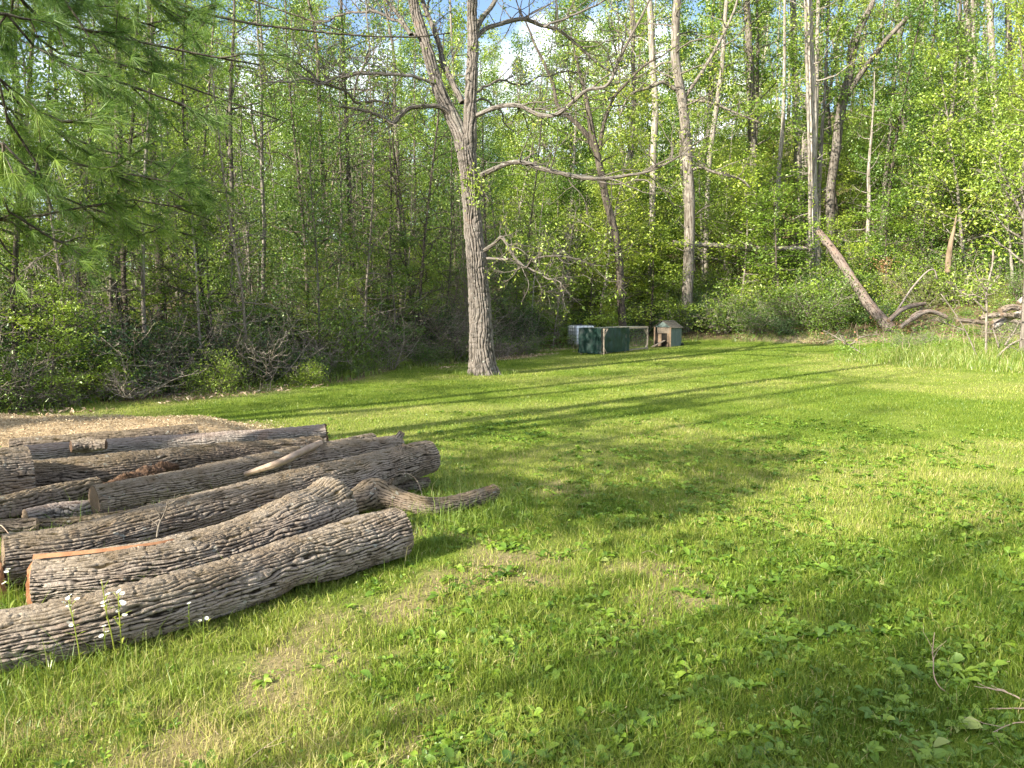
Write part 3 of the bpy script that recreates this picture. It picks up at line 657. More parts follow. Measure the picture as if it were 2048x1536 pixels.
# dead twigs
def twig(label, pts, Y, r, seed, forks=6, fl=.12, m='twig', cat='twig', name='dead_twig', group=None):
    rng = np.random.default_rng(seed); P = np.array([tuple(atd(x, y, Y+dy)) for x, y, dy in pts]); mb = MB()
    S_ = spline(P, 24); b = np.array([P[0][0], P[0][1], P[0][2]]); tube(mb, S_-b, np.linspace(r, r*.4, 24), 6)
    for i in range(forks):
        k = int(rng.uniform(.25, .97)*23); d = unit(S_[min(k+1, 23)]-S_[k-1])+rng.normal(0, .55, 3); B = wob(rng, S_[k], d, fl*rng.uniform(.4, 1.2), 7, .25)
        tube(mb, B-b, np.linspace(r*.5, r*.15, 7), 4)
        for q in range(2):
            tube(mb, wob(rng, B[3+q], d+rng.normal(0, .8, 3), fl*.4, 4, .3)-b, np.linspace(r*.25, r*.1, 4), 3)
    o = mb.build(name, M[m]); o.location = b; tag(o, label, cat, group); return o
Yt = at(315, 1072, .27).y
twig('upright forked dead twig standing on the split log', [(314, 1074, 0), (318, 1050, 0), (328, 1028, .02), (338, 1003, .03)], Yt, .0075, 1, 9, .13)
twig('thin dead twig curling up by the curved limb', [(850, 1030, 0), (840, 975, 0), (822, 950, 0), (790, 948, -.1)], at(850, 1030).y, .003, 2, 2, .1)
# ---------------------------------------------------------------- the big tree in the middle
def bigtree():
    rng = np.random.default_rng(77); base = at(970, 750); Y = base.y; base.z = H(base.x, base.y); b = np.array(base)
    o = empty('large_tree', base, 'large rough-barked forked tree standing alone on the lawn', 'tree')
    def W(pts, dys=None): return [tuple(atd(x, y, Y+(dys[i] if dys else 0))) for i, (x, y) in enumerate(pts)]
    ppm = FPX/Y
    def R(*w_): return [x/2/ppm for x in w_]
    def flare(TH, s, L_): return .13*np.exp(-s/.25)*(.55+.45*np.sin(TH*4+1)+.25*np.sin(TH*7))
    mb = MB()
    bark_tube(mb, [tuple(b-np.array([0, 0, .1]))]+W([(966, 735), (963, 690), (961, 640), (957, 570), (949, 480), (942, 400), (938, 350), (934, 310), (931, 280)]), R(57, 52, 48, 45, 42, 37, 35, 35, 37, 39), 220, 700, .075, .55, .036, 3, .03, flare)
    tr = mb
    # main stems
    bark_tube(tr, W([(929, 300), (920, 265), (900, 225), (880, 185), (866, 140), (852, 90), (836, 40), (820, -20), (795, -110), (780, -200), (770, -290)], [0, 0, .1, .1, .2, .2, .3, .3, .4, .5, .6]), R(34, 30, 27, 25, 23, 22, 21, 18, 14, 9, 4), 100, 420, .07, .5, .026, 5, .03)
    bark_tube(tr, W([(937, 300), (940, 260), (941, 200), (944, 140), (946, 90), (944, 40), (945, 0), (950, -60), (958, -140), (950, -230), (960, -320)], [0, -.1, -.1, -.2, -.2, -.2, -.3, -.3, -.4, -.5, -.6]), R(33, 27, 24, 23, 21, 20, 19, 16, 12, 8, 4), 100, 460, .07, .5, .026, 6, .03)
    trunk = tr
    limbs = []
    def limb(pts, w_, dy, nt=14, tl=1.2, k=16, lf=1.0, cont=True):
        P = W(pts, [dy*i/(len(pts)-1) for i in range(len(pts))]); Rr = [x*.37/ppm for x in w_]
        Rr = np.interp(np.linspace(0, 1, len(P)), np.linspace(0, 1, len(Rr)), Rr); limbs.append((P, Rr, nt, tl, k, lf))
    limb([(925, 205), (905, 165), (888, 130), (880, 95), (866, 55), (848, 10), (835, -50), (830, -140)], (17, 15, 13, 8), 1.5, 14, 1.6)
    limb([(938, 240), (960, 228), (1000, 213), (1040, 212), (1080, 230), (1115, 228), (1150, 200), (1175, 180), (1215, 170), (1238, 120), (1258, 80), (1290, 20), (1310, -30)], (13, 12, 11, 9, 7, 3), -2.2, 20, 1.8)
    limb([(952, 356), (985, 340), (1020, 326), (1050, 326), (1085, 338), (1125, 347), (1170, 356), (1210, 357), (1260, 350), (1300, 342), (1350, 318), (1390, 288), (1420, 270)], (14, 12, 12, 9, 5, 3), -1.8, 18, 1.5)
    limb([(1180, 357), (1225, 368), (1280, 362), (1310, 372), (1350, 395)], (5, 4, 2), -.5, 6, .8, 8)
    limb([(948, 80), (970, 58), (1000, 48), (1045, 38), (1080, 50), (1120, 62), (1160, 95), (1200, 130), (1235, 150)], (13, 11, 9, 5), 1.8, 20, 1.6)
    limb([(1085, 50), (1120, 38), (1170, 22), (1230, -10), (1290, -40)], (7, 5, 3), .4, 10, 1.4, 8)
    limb([(946, 75), (962, 40), (985, 10), (1010, -40), (1040, -120)], (15, 12, 8), .6, 10, 1.8)
    limb([(945, 190), (975, 172), (1010, 160), (1045, 168), (1090, 150), (1140, 140), (1195, 152)], (7, 5, 3), 2.2, 14, 1.2, 10)
    limb([(940, 235), (960, 200), (1000, 222), (1010, 245), (1030, 262)], (7, 5, 3), 1.0, 4, .6, 8)
    limb([(905, 232), (880, 214), (850, 213), (820, 216), (800, 232), (785, 246), (755, 230), (720, 220), (682, 212)], (12, 11, 12, 8, 5), -1.0, 12, 1.4)
    limb([(870, 165), (840, 155), (800, 148), (740, 145), (700, 152), (660, 160), (620, 166), (560, 162), (510, 170)], (9, 8, 6, 3), -1.8, 22, 1.6, 12)
    limb([(785, 205), (745, 200), (715, 205), (690, 180), (640, 160), (600, 125), (550, 100), (510, 70)], (6, 7, 5, 2), -2.0, 14, 1.5, 10)
    limb([(703, 210), (715, 165), (735, 120), (738, 60), (737, 0), (745, -50)], (6, 4, 3), -.5, 8, 1.1, 8)
    limb([(832, 75), (812, 58), (790, 40), (755, 24), (700, 28), (660, 40), (630, 42)], (9, 7, 3), 1.0, 14, 1.5, 10)
    limb([(822, 70), (800, 35), (780, 10), (740, -40), (700, -90)], (12, 9, 5), 1.6, 10, 1.6)
    limb([(958, 505), (975, 497), (990, 486), (1002, 475), (1012, 485), (1025, 510), (1050, 535), (1065, 520), (1100, 512), (1140, 515), (1195, 532)], (12, 10, 9, 5, 4, 2), -1.6, 18, 1.0, 12)
    limb([(962, 512), (1000, 515), (1035, 520), (1065, 540), (1100, 558), (1120, 565), (1128, 592)], (7, 6, 4, 2), -1.2, 10, .9, 8)
    limb([(944, 380), (965, 392), (960, 372), (975, 405)], (4, 2), -.4, 4, .4, 6)
    # above the frame
    for s_ in range(9):
        a = rng.uniform(0, 6.28); st = W([(rng.choice([810, 950]), rng.uniform(-180, -20))])[0]
        P = wob(rng, st, [math.cos(a), math.sin(a)*.8, .5], rng.uniform(2.5, 4.5), 8, .15); limbs.append((P, np.linspace(.07, .012, 8), 16, 1.6, 8, 1.))
    tw = MB(); lf = MB()
    for li, (P, Rr, nt_, tl, k, lfm) in enumerate(limbs):
        mb = MB(); PR = np.column_stack([P, Rr]); big = max(Rr) > .045
        if big: bark_tube(mb, P, Rr, 28, int(60+len(P)*12), .05, .3, .010, 20+li, .08)
        else:
            Q = spline(PR, len(P)*6); Q[:, :3] += (np.stack([fbm(Q[:, 0]*3, Q[:, 2]*3, 1, s) for s in (1, 2, 3)], 1)-.5)*.2; tube(mb, Q[:, :3], Q[:, 3], 7, h=.8)
        mb.v = [v-b for v in mb.v]; mb.build('limb', M['bark_big'], o)
        Q = spline(PR, 60)
        for q in range(int(nt_*1.8)):
            u = rng.uniform(.18, 1.0); i = min(int(u*59), 58); d = unit(Q[i+1, :3]-Q[i, :3])*.6+rng.normal(0, .6, 3)+np.array([0, 0, .35]); L_ = tl*rng.uniform(.45, 1.15)
            B = wob(rng, Q[i, :3], d, L_, 8, .22, .02); r_ = min(Q[i, 3]*.5, .004+.009*L_); tube(tw, B, np.linspace(r_, .004, 8), 4, False, h=.8)
            tips = [B[-3:]]
            for z in range(4):
                C = wob(rng, B[rng.integers(2, 8)], d+rng.normal(0, .8, 3), L_*rng.uniform(.2, .5), 5, .25); tube(tw, C, np.linspace(.0055, .003, 5), 3, False, h=.8); tips.append(C[-2:])
            tp = np.vstack(tips); m_ = int(9*lfm); pk = rng.integers(0, len(tp), m_)
            leaves(lf, tp[pk]+rng.normal(0, .07, (m_, 3)), .085, rng, .3, .5, v=rng.uniform(.3, .9))
    # epicormic sprouts on the trunk
    for (x, y) in ((936, 375), (948, 400), (940, 345), (905, 130), (944, 100), (962, 380)):
        C = np.array(atd(x, y, Y-.3)); leaves(lf, C+rng.normal(0, .16, (40, 3)), .09, rng, .3, v=.6)
    trunk.v = [v-b for v in trunk.v]; trunk.build('trunk', M['bark_big'], o)
    tw.v = [v-b for v in tw.v]; tw.build('twigs', M['bark_big'], o)
    lf.v = [v-b for v in lf.v]; lf.build('crown', M['leaf_yellow'], o, smooth=False)
bigtree()
# ---------------------------------------------------------------- single trees one can point to
def traced(label, pts, Yb, wpx, seed, bark='bark_grey', leafm='leaf_spring', forks=(), cs=.45, nb=26, bl=2.6, lpb=110, ls=.13, ext=9., dy=0., group=None, name='tree', dead=.0, base_drop=.0, k=9, low=0, cat='tree'):
    rng = np.random.default_rng(seed); P = [tuple(atd(x, y, Yb+dy*i/len(pts))) for i, (x, y) in enumerate(pts)]
    g = H(P[0][0], P[0][1]); P[0] = (P[0][0], P[0][1], P[0][2])
    if P[0][2] > g: P = [(P[0][0], P[0][1], g-.1)]+P; wpx = [wpx[0]*1.12]+list(wpx)
    R = np.array([w_/2*Yb/FPX for w_ in wpx]); R = np.interp(np.linspace(0, 1, len(P)), np.linspace(0, 1, len(R)), R)
    base = (P[0][0], P[0][1], min(P[0][2], g)); wd, lf = MB(), MB()
    def ex(P, R, L_):
        d = unit(np.array(P[-1])-np.array(P[-2])); d = unit(d+[0, 0, .3]); E = wob(rng, P[-1], d, L_, 5, .06)[1:]
        return list(P)+[tuple(e) for e in E], np.concatenate([R, np.linspace(R[-1]*.8, .02, 4)])
    if ext: PP, RR = ex(P, R, ext)
    else: PP, RR = P, R
    Q = spline(np.column_stack([np.array(PP), RR]), 36); Q[:, :3] += (np.stack([fbm(Q[:, 2]*.5, seed, s) for s in (1, 2, 3)], 1)-.5)*.22*np.linspace(0, 1, 36)[:, None]*[1, 1, 0]
    grow(rng, Q[:, :3], np.maximum(Q[:, 3], .012), cs, nb, bl, lpb, ls, leafmb=lf, woodmb=wd, ks=k, dead=dead, up=.4)
    if low:     # small twiggy shoots low on the stem
        grow(rng, Q[:, :3], np.maximum(Q[:, 3], .012)*.3, .12, low, bl*.45, int(lpb*.3), ls, leafmb=lf, woodmb=wd, trunk=False, top=cs, dead=.3)
    for (fp, fw, fe, fd) in forks:
        F = [tuple(atd(x, y, Yb+fd*i/len(fp))) for i, (x, y) in enumerate(fp)]; FR = np.interp(np.linspace(0, 1, len(F)), np.linspace(0, 1, len(fw)), [w_/2*Yb/FPX for w_ in fw])
        if fe: F, FR = ex(F, FR, fe)
        Q = spline(np.column_stack([np.array(F), FR]), 24); grow(rng, Q[:, :3], np.maximum(Q[:, 3], .01), .25, max(5, nb//3), bl*.8, lpb, ls, leafmb=lf, woodmb=wd, ks=7, dead=dead)
    return tree_obj(name, base, wd, lf, M[bark], M[leafm], label, cat, group)
T = traced
T('straight grey trunk with ridged bark standing right behind the hen house', [(1372, 657), (1374, 600), (1378, 500), (1379, 400), (1375, 330), (1370, 260), (1362, 190), (1352, 120), (1352, 50), (1356, -10)], 35, (23, 21, 21, 20, 19, 18, 16, 15), 101,
  'bark_grey', 'leaf_yellow', [([(1375, 345), (1400, 335), (1430, 345), (1480, 358), (1500, 375)], (6, 3), 0, -1), ([(1364, 190), (1330, 165), (1300, 175), (1260, 190), (1240, 230)], (9, 6, 3), 0, -1), ([(1370, 195), (1400, 150), (1430, 100), (1465, 30), (1480, -20)], (8, 6, 4), 3, 1),
   ([(1372, 200), (1420, 205), (1470, 225), (1520, 245)], (6, 3), 0, -1)], .42, 30, 3.0, 34, .11, low=8)
T('dark twin-limbed tree just left of the grey trunk, stem wrapped in twigs', [(1246, 660), (1242, 600), (1238, 520), (1226, 450), (1212, 400), (1205, 360), (1196, 310), (1188, 280)], 33, (16, 15, 15, 14, 13), 102, 'bark_dark', 'leaf_yellow',
  [([(1196, 310), (1170, 265), (1140, 235), (1115, 212), (1108, 175), (1090, 130), (1070, 90)], (12, 9, 7, 5), 2, .5), ([(1200, 300), (1205, 260), (1225, 200), (1250, 170), (1290, 130), (1320, 115)], (8, 6, 3), 1, -1)], .55, 20, 2.4, 40, .11, 5, low=22)
T('slim pale birch-like stem right of the grey trunk', [(1410, 560), (1413, 450), (1417, 350), (1425, 270), (1436, 200), (1446, 120), (1450, 40), (1455, -20)], 41, (11, 10, 10, 9, 8, 7), 103, 'bark_pale', 'leaf_spring', (), .4, 24, 2.4, 80, low=14)
T('leaning pale tree with a high fork, upper slope on the right', [(1662, 480), (1661, 400), (1668, 320), (1680, 240), (1690, 190)], 41, (18, 17, 18, 19), 104, 'bark_grey', 'leaf_spring',
  [([(1688, 200), (1698, 140), (1702, 90), (1725, 40), (1752, -10)], (14, 11, 9, 7), 5, .5), ([(1698, 120), (1722, 60), (1745, 10), (1750, -20)], (8, 6), 4, 0), ([(1692, 195), (1720, 150), (1760, 95), (1805, 45), (1850, 5), (1880, -25)], (12, 10, 8, 6), 5, -1)], .75, 8, 2.4, 60, ext=4, low=4)
T('upright banded trunk crossing the top of the leaning fallen tree', [(1632, 535), (1631, 480), (1627, 400), (1625, 330), (1626, 260), (1626, 200), (1622, 120), (1620, 40), (1618, -20)], 38.5, (19, 17, 16, 16, 15, 14, 12), 105, 'bark_pale', 'leaf_spring', (), .4, 30, 2.8, 90, low=10)
T('thin grey pole stem hard against the banded trunk', [(1622, 545), (1620, 450), (1619, 350), (1617, 250), (1614, 150), (1612, 50), (1610, -20)], 38, (7, 6, 6, 5), 106, 'bark_pale', 'leaf_spring', (), .5, 14, 1.8, 60)
T('tall grey trunk on the slope left of the banded pair', [(1520, 460), (1510, 380), (1506, 300), (1502, 220), (1500, 140), (1496, 60), (1492, -20)], 43, (17, 16, 16, 14, 13), 107, 'bark_grey', 'leaf_spring', (), .45, 24, 3.0, 90, low=10)
T('dark grey trunk between two leafy crowns on the slope', [(1597, 420), (1595, 330), (1594, 250), (1590, 160), (1588, 80), (1586, -20)], 46, (15, 15, 14, 13, 12), 108, 'bark_pale', 'leaf_spring', (), .5, 22, 3.0, 80)
T('pale trunk rising behind the wire run', [(1300, 600), (1303, 500), (1305, 400), (1308, 300), (1310, 200), (1304, 100), (1300, 0), (1298, -20)], 41, (12, 12, 13, 12, 10), 109, 'bark_pale', 'leaf_spring', (), .45, 22, 2.8, 80, low=12)
T('pale tree leaning slightly right, between the wire run and the dark tree', [(1277, 620), (1279, 500), (1270, 400), (1262, 300), (1268, 200), (1265, 80), (1262, -20)], 45, (11, 10, 9, 8), 110, 'bark_grey', 'leaf_spring', (), .45, 20, 2.6, 80)
T('bare grey stem with level side twigs right of the fallen leaning trunk', [(1733, 560), (1735, 480), (1738, 400), (1738, 340), (1742, 280), (1748, 200)], 38, (8, 8, 7, 5, 3), 111, 'bark_pale', 'leaf_mid', (), .2, 26, 1.7, 40, .1, 1.5, dead=.5)
T('tall pale stem near the right edge high on the slope', [(1948, 520), (1946, 400), (1943, 300), (1941, 200), (1937, 100), (1933, -20)], 52, (13, 12, 12, 11, 9), 112, 'bark_pale', 'leaf_spring', (), .5, 20, 2.8, 60)
T('pale stem close to the right frame corner', [(2000, 420), (1993, 300), (1990, 200), (1984, 100), (1978, -20)], 47, (13, 13, 12, 11), 113, 'bark_pale', 'leaf_spring', (), .5, 18, 2.8, 60)
T('slender twin of the right corner stem, leaning right', [(2030, 330), (2024, 200), (2018, 100), (2014, -20)], 50, (12, 11, 10), 114, 'bark_grey', 'leaf_spring', (), .5, 18, 2.6, 60)
T('thin wavy pale stem high on the slope beside bright sky', [(1892, 420), (1888, 300), (1880, 200), (1882, 120), (1872, 40), (1868, -20)], 56, (9, 9, 8, 7), 115, 'bark_pale', 'leaf_spring', (), .55, 16, 2.4, 50)
T('slim stem left of the wavy stem on the slope', [(1858, 380), (1855, 260), (1850, 150), (1845, 60), (1842, -20)], 54, (7, 7, 6, 6), 116, 'bark_grey', 'leaf_spring', (), .5, 16, 2.2, 50)
T('grey pole trunk on the slope above the pine boughs', [(1815, 420), (1810, 300), (1806, 200), (1800, 100), (1795, -20)], 50, (10, 9, 9, 8), 117, 'bark_grey', 'leaf_spring', (), .5, 18, 2.4, 60)
T('young crooked tree whose green crown fills the right edge', [(2052, 560), (2050, 450), (2046, 380), (2050, 300), (2055, 220)], 22, (9, 8, 6, 4), 118, 'bark_grey', 'leaf_spring', (([(2048, 440), (2020, 380), (2000, 330), (2005, 290)], (5, 3), 0, 0),), .25, 26, 2.0, 110, .1, 2)
# left side
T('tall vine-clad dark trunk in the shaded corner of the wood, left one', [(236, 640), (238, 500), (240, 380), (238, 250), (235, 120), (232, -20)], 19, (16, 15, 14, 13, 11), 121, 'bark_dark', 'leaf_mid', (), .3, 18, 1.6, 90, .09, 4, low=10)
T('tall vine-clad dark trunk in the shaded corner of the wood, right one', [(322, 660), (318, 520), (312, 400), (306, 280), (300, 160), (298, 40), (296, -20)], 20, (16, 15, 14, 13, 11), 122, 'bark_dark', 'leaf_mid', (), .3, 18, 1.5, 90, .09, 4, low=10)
T('slim grey stem below the blue gap in the sky', [(466, 700), (464, 600), (465, 480), (462, 350), (458, 230), (462, 120), (470, 20)], 21, (10, 9, 8, 7, 5), 123, 'bark_grey', 'leaf_spring', (([(463, 330), (450, 250), (470, 170), (482, 130)], (5, 3), 0, 0),), .5, 18, 1.7, 40, .085, 3, low=8)
T('pale leafless-looking stem with crossing twigs left of the large tree', [(528, 660), (526, 560), (528, 450), (524, 350), (523, 250), (520, 150), (515, 60)], 22, (8, 8, 7, 6, 4), 124, 'bark_pale', 'leaf_spring', (([(526, 330), (505, 250), (500, 200), (470, 160)], (5, 3), 0, 0),), .4, 22, 1.8, 22, .085, 3, low=10)
T('dark straight sapling left of the large tree, ivy green on its lower stem', [(655, 680), (650, 560), (648, 430), (643, 320), (638, 240), (636, 160), (630, 60)], 22, (10, 9, 9, 8, 6), 125, 'bark_dark', 'leaf_mid', (), .35, 22, 1.7, 50, .085, 4, low=16)
T('second dark sapling nearest the large tree on its left', [(712, 690), (708, 580), (702, 460), (698, 350), (693, 260), (690, 180), (684, 90)], 23, (11, 10, 9, 8, 6), 126, 'bark_dark', 'leaf_mid', (), .35, 22, 1.8, 50, .085, 4, low=16)
T('pale thin stem against the large tree trunk, just left of it', [(805, 700), (802, 580), (800, 470), (797, 350), (792, 240), (786, 120)], 26, (9, 8, 8, 6), 127, 'bark_grey', 'leaf_spring', (), .35, 22, 1.8, 35, .085, 4, low=16)
T('thin leaning grey pole far left beside the frame edge', [(70, 790), (66, 700), (68, 600), (60, 480), (48, 360), (40, 200)], 14.5, (11, 10, 9, 8), 128, 'bark_grey', 'leaf_mid', (), .5, 14, 1.2, 50, .07, 3)
T('shadowed grey pole near the left edge, straight and limbless below', [(125, 790), (128, 700), (126, 590), (122, 450), (120, 300)], 15.5, (10, 9, 8), 129, 'bark_grey', 'leaf_mid', (), .55, 14, 1.2, 50, .07, 4)
T('dark leaning stem in the black undergrowth gap on the left', [(262, 770), (258, 680), (250, 600), (246, 500), (252, 380)], 17, (11, 10, 9), 130, 'bark_dark', 'leaf_mid', (), .55, 14, 1.2, 60, .07, 4)

# ---------------------------------------------------------------- the wood: kinds grown once, copied
def variant(seed, h, r, cs, nb, bl, lpb, ls, bark, leafm, dead=0., lean=.05, up=.5, flat=1., tw=.18, upb=.35, twigs=4, spread=.28, low=0):
    rng = np.random.default_rng(seed); P = wob(rng, (0, 0, -.15), (rng.normal(0, lean), rng.normal(0, lean), 1), h, 12, .035, .03); R = np.linspace(r, .015, 12)**1.0
    wd, lf = grow(rng, P, R, cs, nb, bl, lpb, ls, spread, upb, twigs, tw, dead=dead, up=up, flat=flat, ks=7)
    if low: grow(rng, P, R*.3, .05, low, bl*.5, 0, ls, leafmb=lf, woodmb=wd, trunk=False, top=cs, dead=1.)
    return wd, lf, bark, leafm
KINDS = {}
def kind(key, name, cat, vs):
    L_ = []
    for i, v in enumerate(vs):
        wd, lf, bark, leafm = v
        L_.append((wd, lf, bark, leafm))
    KINDS[key] = dict(name=name, cat=cat, vs=L_, roots=[None]*len(L_))
def put(key, i, x, y, rz, sc, label, group):
    K = KINDS[key]; i %= len(K['vs']); z = H(x, y)-.03
    if K['roots'][i] is None:
        wd, lf, bark, leafm = K['vs'][i]; o = empty(K['name'], (0, 0, 0), label, K['cat'], group)
        wd.build('trunk' if K['cat'] == 'tree' else 'stems', M[bark], o)
        if lf.n: lf.build('crown' if K['cat'] == 'tree' else 'foliage', M[leafm], o, smooth=False)
        K['roots'][i] = (o, list(o.children)); o.location = (x, y, z); o.rotation_euler = (0, 0, rz); o.scale = (sc,)*3; return o
    o, ch = K['roots'][i]; c = o.copy(); S.collection.objects.link(c); c.location = (x, y, z); c.rotation_euler = (0, 0, rz); c.scale = (sc,)*3
    for q in ch: d = q.copy(); S.collection.objects.link(d); d.parent = c
    c['label'] = label; c['group'] = group; return c
V = variant
kind('tall', 'forest_tree', 'tree', [V(1, 21, .19, .30, 34, 3.2, 290, .17, 'bark_grey', 'leaf_spring', low=10), V(2, 23, .17, .35, 34, 3.0, 290, .17, 'bark_pale', 'leaf_spring', low=8), V(3, 19, .15, .22, 36, 2.8, 270, .16, 'bark_grey', 'leaf_mid', low=10),
     V(4, 22, .2, .4, 30, 3.4, 260, .17, 'bark_pale', 'leaf_spring', low=12), V(5, 20, .14, .25, 34, 2.8, 290, .16, 'bark_dark', 'leaf_mid'), V(6, 18, .13, .3, 30, 2.6, 280, .16, 'bark_grey', 'leaf_yellow', low=10)])
kind('pole', 'pole_tree', 'tree', [V(71, 24, .2, .6, 22, 2.4, 70, .15, 'bark_pale', 'leaf_spring', low=14), V(72, 26, .17, .65, 20, 2.2, 60, .15, 'bark_pale', 'leaf_yellow', low=14), V(73, 22, .15, .55, 22, 2.4, 70, .15, 'bark_grey', 'leaf_spring', low=16)])
kind('bare', 'bare_tall_tree', 'tree', [V(81, 17, .30, .5, 16, 2.6, 26, .13, 'bark_grey', 'leaf_spring', lean=.02), V(82, 15, .26, .45, 16, 2.8, 30, .13, 'bark_grey', 'leaf_spring', lean=.03)])
kind('under', 'understory_tree', 'tree', [V(11, 6, .05, .12, 34, 2.4, 230, .115, 'bark_grey', 'leaf_spring', up=1.1, flat=.3, upb=.12), V(12, 7.5, .06, .15, 36, 2.7, 230, .115, 'bark_grey', 'leaf_mid', up=1.1, flat=.3, upb=.1), V(13, 5, .05, .1, 30, 2.3, 230, .11, 'bark_dark', 'leaf_spring', up=1.1, flat=.3, upb=.1),
     V(14, 9, .07, .2, 36, 2.4, 210, .12, 'bark_pale', 'leaf_yellow', up=.8, flat=.5)])
kind('sap', 'sapling', 'tree', [V(21, 10, .05, .25, 34, 1.7, 230, .085, 'bark_grey', 'leaf_mid', dead=.3, low=26), V(22, 12, .06, .2, 40, 1.9, 170, .085, 'bark_dark', 'leaf_spring', dead=.35, low=22), V(23, 9, .045, .15, 36, 1.7, 220, .08, 'bark_grey', 'leaf_mid', dead=.3, lean=.12, low=26),
     V(24, 11, .05, .3, 34, 1.9, 220, .085, 'bark_pale', 'leaf_spring', dead=.2, low=22), V(25, 13, .07, .2, 40, 1.9, 260, .09, 'bark_dark', 'leaf_mid', dead=.1, low=18)])
kind('dead', 'bare_sapling', 'tree', [V(31, 8, .04, .05, 60, 1.6, 6, .08, 'twig', 'leaf_mid', dead=.8, tw=.3, twigs=7), V(32, 6.5, .035, .05, 60, 1.7, 5, .08, 'twig', 'leaf_spring', dead=.8, tw=.35, lean=.2, twigs=7), V(33, 9, .045, .1, 60, 1.5, 8, .08, 'bark_dark', 'leaf_mid', dead=.7, tw=.3, twigs=7)])
def bushv(seed, h, n, spread, lpb, ls, leafm, bark='twig', dead=0., up=.5):
    rng = np.random.default_rng(seed); wd, lf = MB(), MB()
    for i in range(n):
        a = rng.uniform(0, 6.28); el = rng.uniform(.5, 2.2); hh = h*rng.uniform(.5, 1.05)
        P = wob(rng, (.12*math.cos(a), .12*math.sin(a), -.05), (math.cos(a)*spread, math.sin(a)*spread, el), hh, 8, .16, -.01)
        grow(rng, P, np.linspace(.012+h*.004, .004, 8), .18, 9, h*.42, lpb, ls, .11*h**.5, .2, 3, .25, lf, wd, up, dead=dead, ks=4)
    return wd, lf, bark, leafm
B_ = bushv
kind('bush', 'shrub', 'shrub', [B_(41, 1.7, 13, .8, 34, .075, 'leaf_mid'), B_(42, 1.3, 13, 1.0, 34, .07, 'leaf_spring'), B_(43, 2.2, 14, .7, 34, .08, 'leaf_spring'), B_(44, 2.4, 13, .7, 36, .075, 'leaf_mid')])
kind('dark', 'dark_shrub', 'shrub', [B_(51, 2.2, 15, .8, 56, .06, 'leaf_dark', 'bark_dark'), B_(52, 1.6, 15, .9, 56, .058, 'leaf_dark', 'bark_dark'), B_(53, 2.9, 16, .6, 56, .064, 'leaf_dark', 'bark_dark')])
kind('brush', 'brush_tangle', 'shrub', [B_(61, 2.1, 13, 1.1, 3, .07, 'leaf_mid', dead=.8), B_(62, 1.5, 14, 1.4, 4, .07, 'leaf_spring', dead=.7), B_(63, 2.8, 12, .8, 3, .07, 'leaf_mid', dead=.8)])

def scatter(n, fx, key, label, group, smin, smax, seed, mind=.8):
    rng = np.random.default_rng(seed); pts = []; t = 0
    while len(pts) < n and t < n*60:
        t += 1; p = fx(rng)
        if p is None: continue
        x, y = p
        if abs(x) > y*.70+1.5 or any((x-a)**2+(y-b)**2 < mind**2 for a, b in pts): continue
        pts.append((x, y))
    for i, (x, y) in enumerate(pts): put(key, i, x, y, rng.uniform(0, 6.28), rng.uniform(smin, smax), label, group)
def edged(x, y): return float(dpoly(np.array([x]), np.array([y]), EDGE)[0])
def band(x0, x1, y0, y1, d0, d1, rough=True):
    def f(rng):
        x, y = rng.uniform(x0, x1), rng.uniform(y0, y1); d = -edged(x, y)
        if not (d0 < d < d1): return None
        if x > 8.8 and y < 32.5: return None
        if .9 < x < 8.5 and y < 34.0: return None
        return x, y
    return f
SG = 'tall spring-green trees filling the wooded hillside'
def hill(rng):
    y = 38+62*rng.random()**1.3; x = rng.uniform(-.55, .72)*y
    if (x < -.25*y and y > 62) or (x > .3*y and rng.random() < .4): return None
    return x, y
scatter(45, lambda r: (lambda y, a: (a*y, y))(40+45*r.random(), r.uniform(.3, .72)), 'pole', 'tall bare-stemmed pale tree with its crown high up on the right hillside', 'pale pole-like trees on the right hillside', .85, 1.15, 21, 1.6)
scatter(95, hill, 'tall', 'tall slender tree with fresh spring leaves on the wooded hillside', SG, .72, 1.02, 1, 2.3)
scatter(150, lambda r: (lambda y, a: (a*y, y))(33+42*r.random(), r.uniform(-.05, .72)), 'under', 'small leafy tree in level green layers under the hillside trees', 'small layered trees under the hillside wood', .7, 1.25, 2, 1.5)
def leftwood(x0, x1, d1):
    def f(rng):
        x, y = rng.uniform(x0, x1), rng.uniform(10, 40); d = -edged(x, y)
        if not (.5 < d < d1): return None
        return x, y
    return f
scatter(30, lambda r: (lambda y, a: (a*y, y))(36+34*r.random(), r.uniform(-.68, -.05)), 'tall', 'tall slender leafy tree deep behind the left thicket', 'tall trees behind the left thicket', .4, .62, 13, 2.4)
scatter(28, lambda r: (lambda y, a: (a*y, y))(28+30*r.random(), r.uniform(-.68, 0)), 'under', 'small leafy tree in level layers behind the left thicket', 'small trees behind the left thicket', .8, 1.3, 14, 1.5)
scatter(72, leftwood(-19, 1.5, 15), 'sap', 'thin leafy sapling in the dense left part of the wood', 'thin saplings crowding the left wood', .6, 1.0, 3, .75)
scatter(55, leftwood(-15, 3.0, 7), 'dead', 'nearly bare twiggy grey sapling in the left part of the wood', 'bare twiggy saplings in the left wood', .7, 1.15, 4, .8)
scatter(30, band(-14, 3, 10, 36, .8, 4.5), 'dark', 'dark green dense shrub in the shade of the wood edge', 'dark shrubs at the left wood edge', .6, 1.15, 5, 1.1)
scatter(44, band(-14, 3.4, 10, 36, .1, 2.6), 'brush', 'tangle of bare grey brush at the left wood edge', 'bare brush along the left wood edge', .6, 1.1, 6, .7)
scatter(30, band(-13, 4, 10, 36, -.1, 1.6), 'bush', 'low leafy shrub at the foot of the left wood', 'leafy shrubs along the left wood edge', .3, .62, 7, .7)
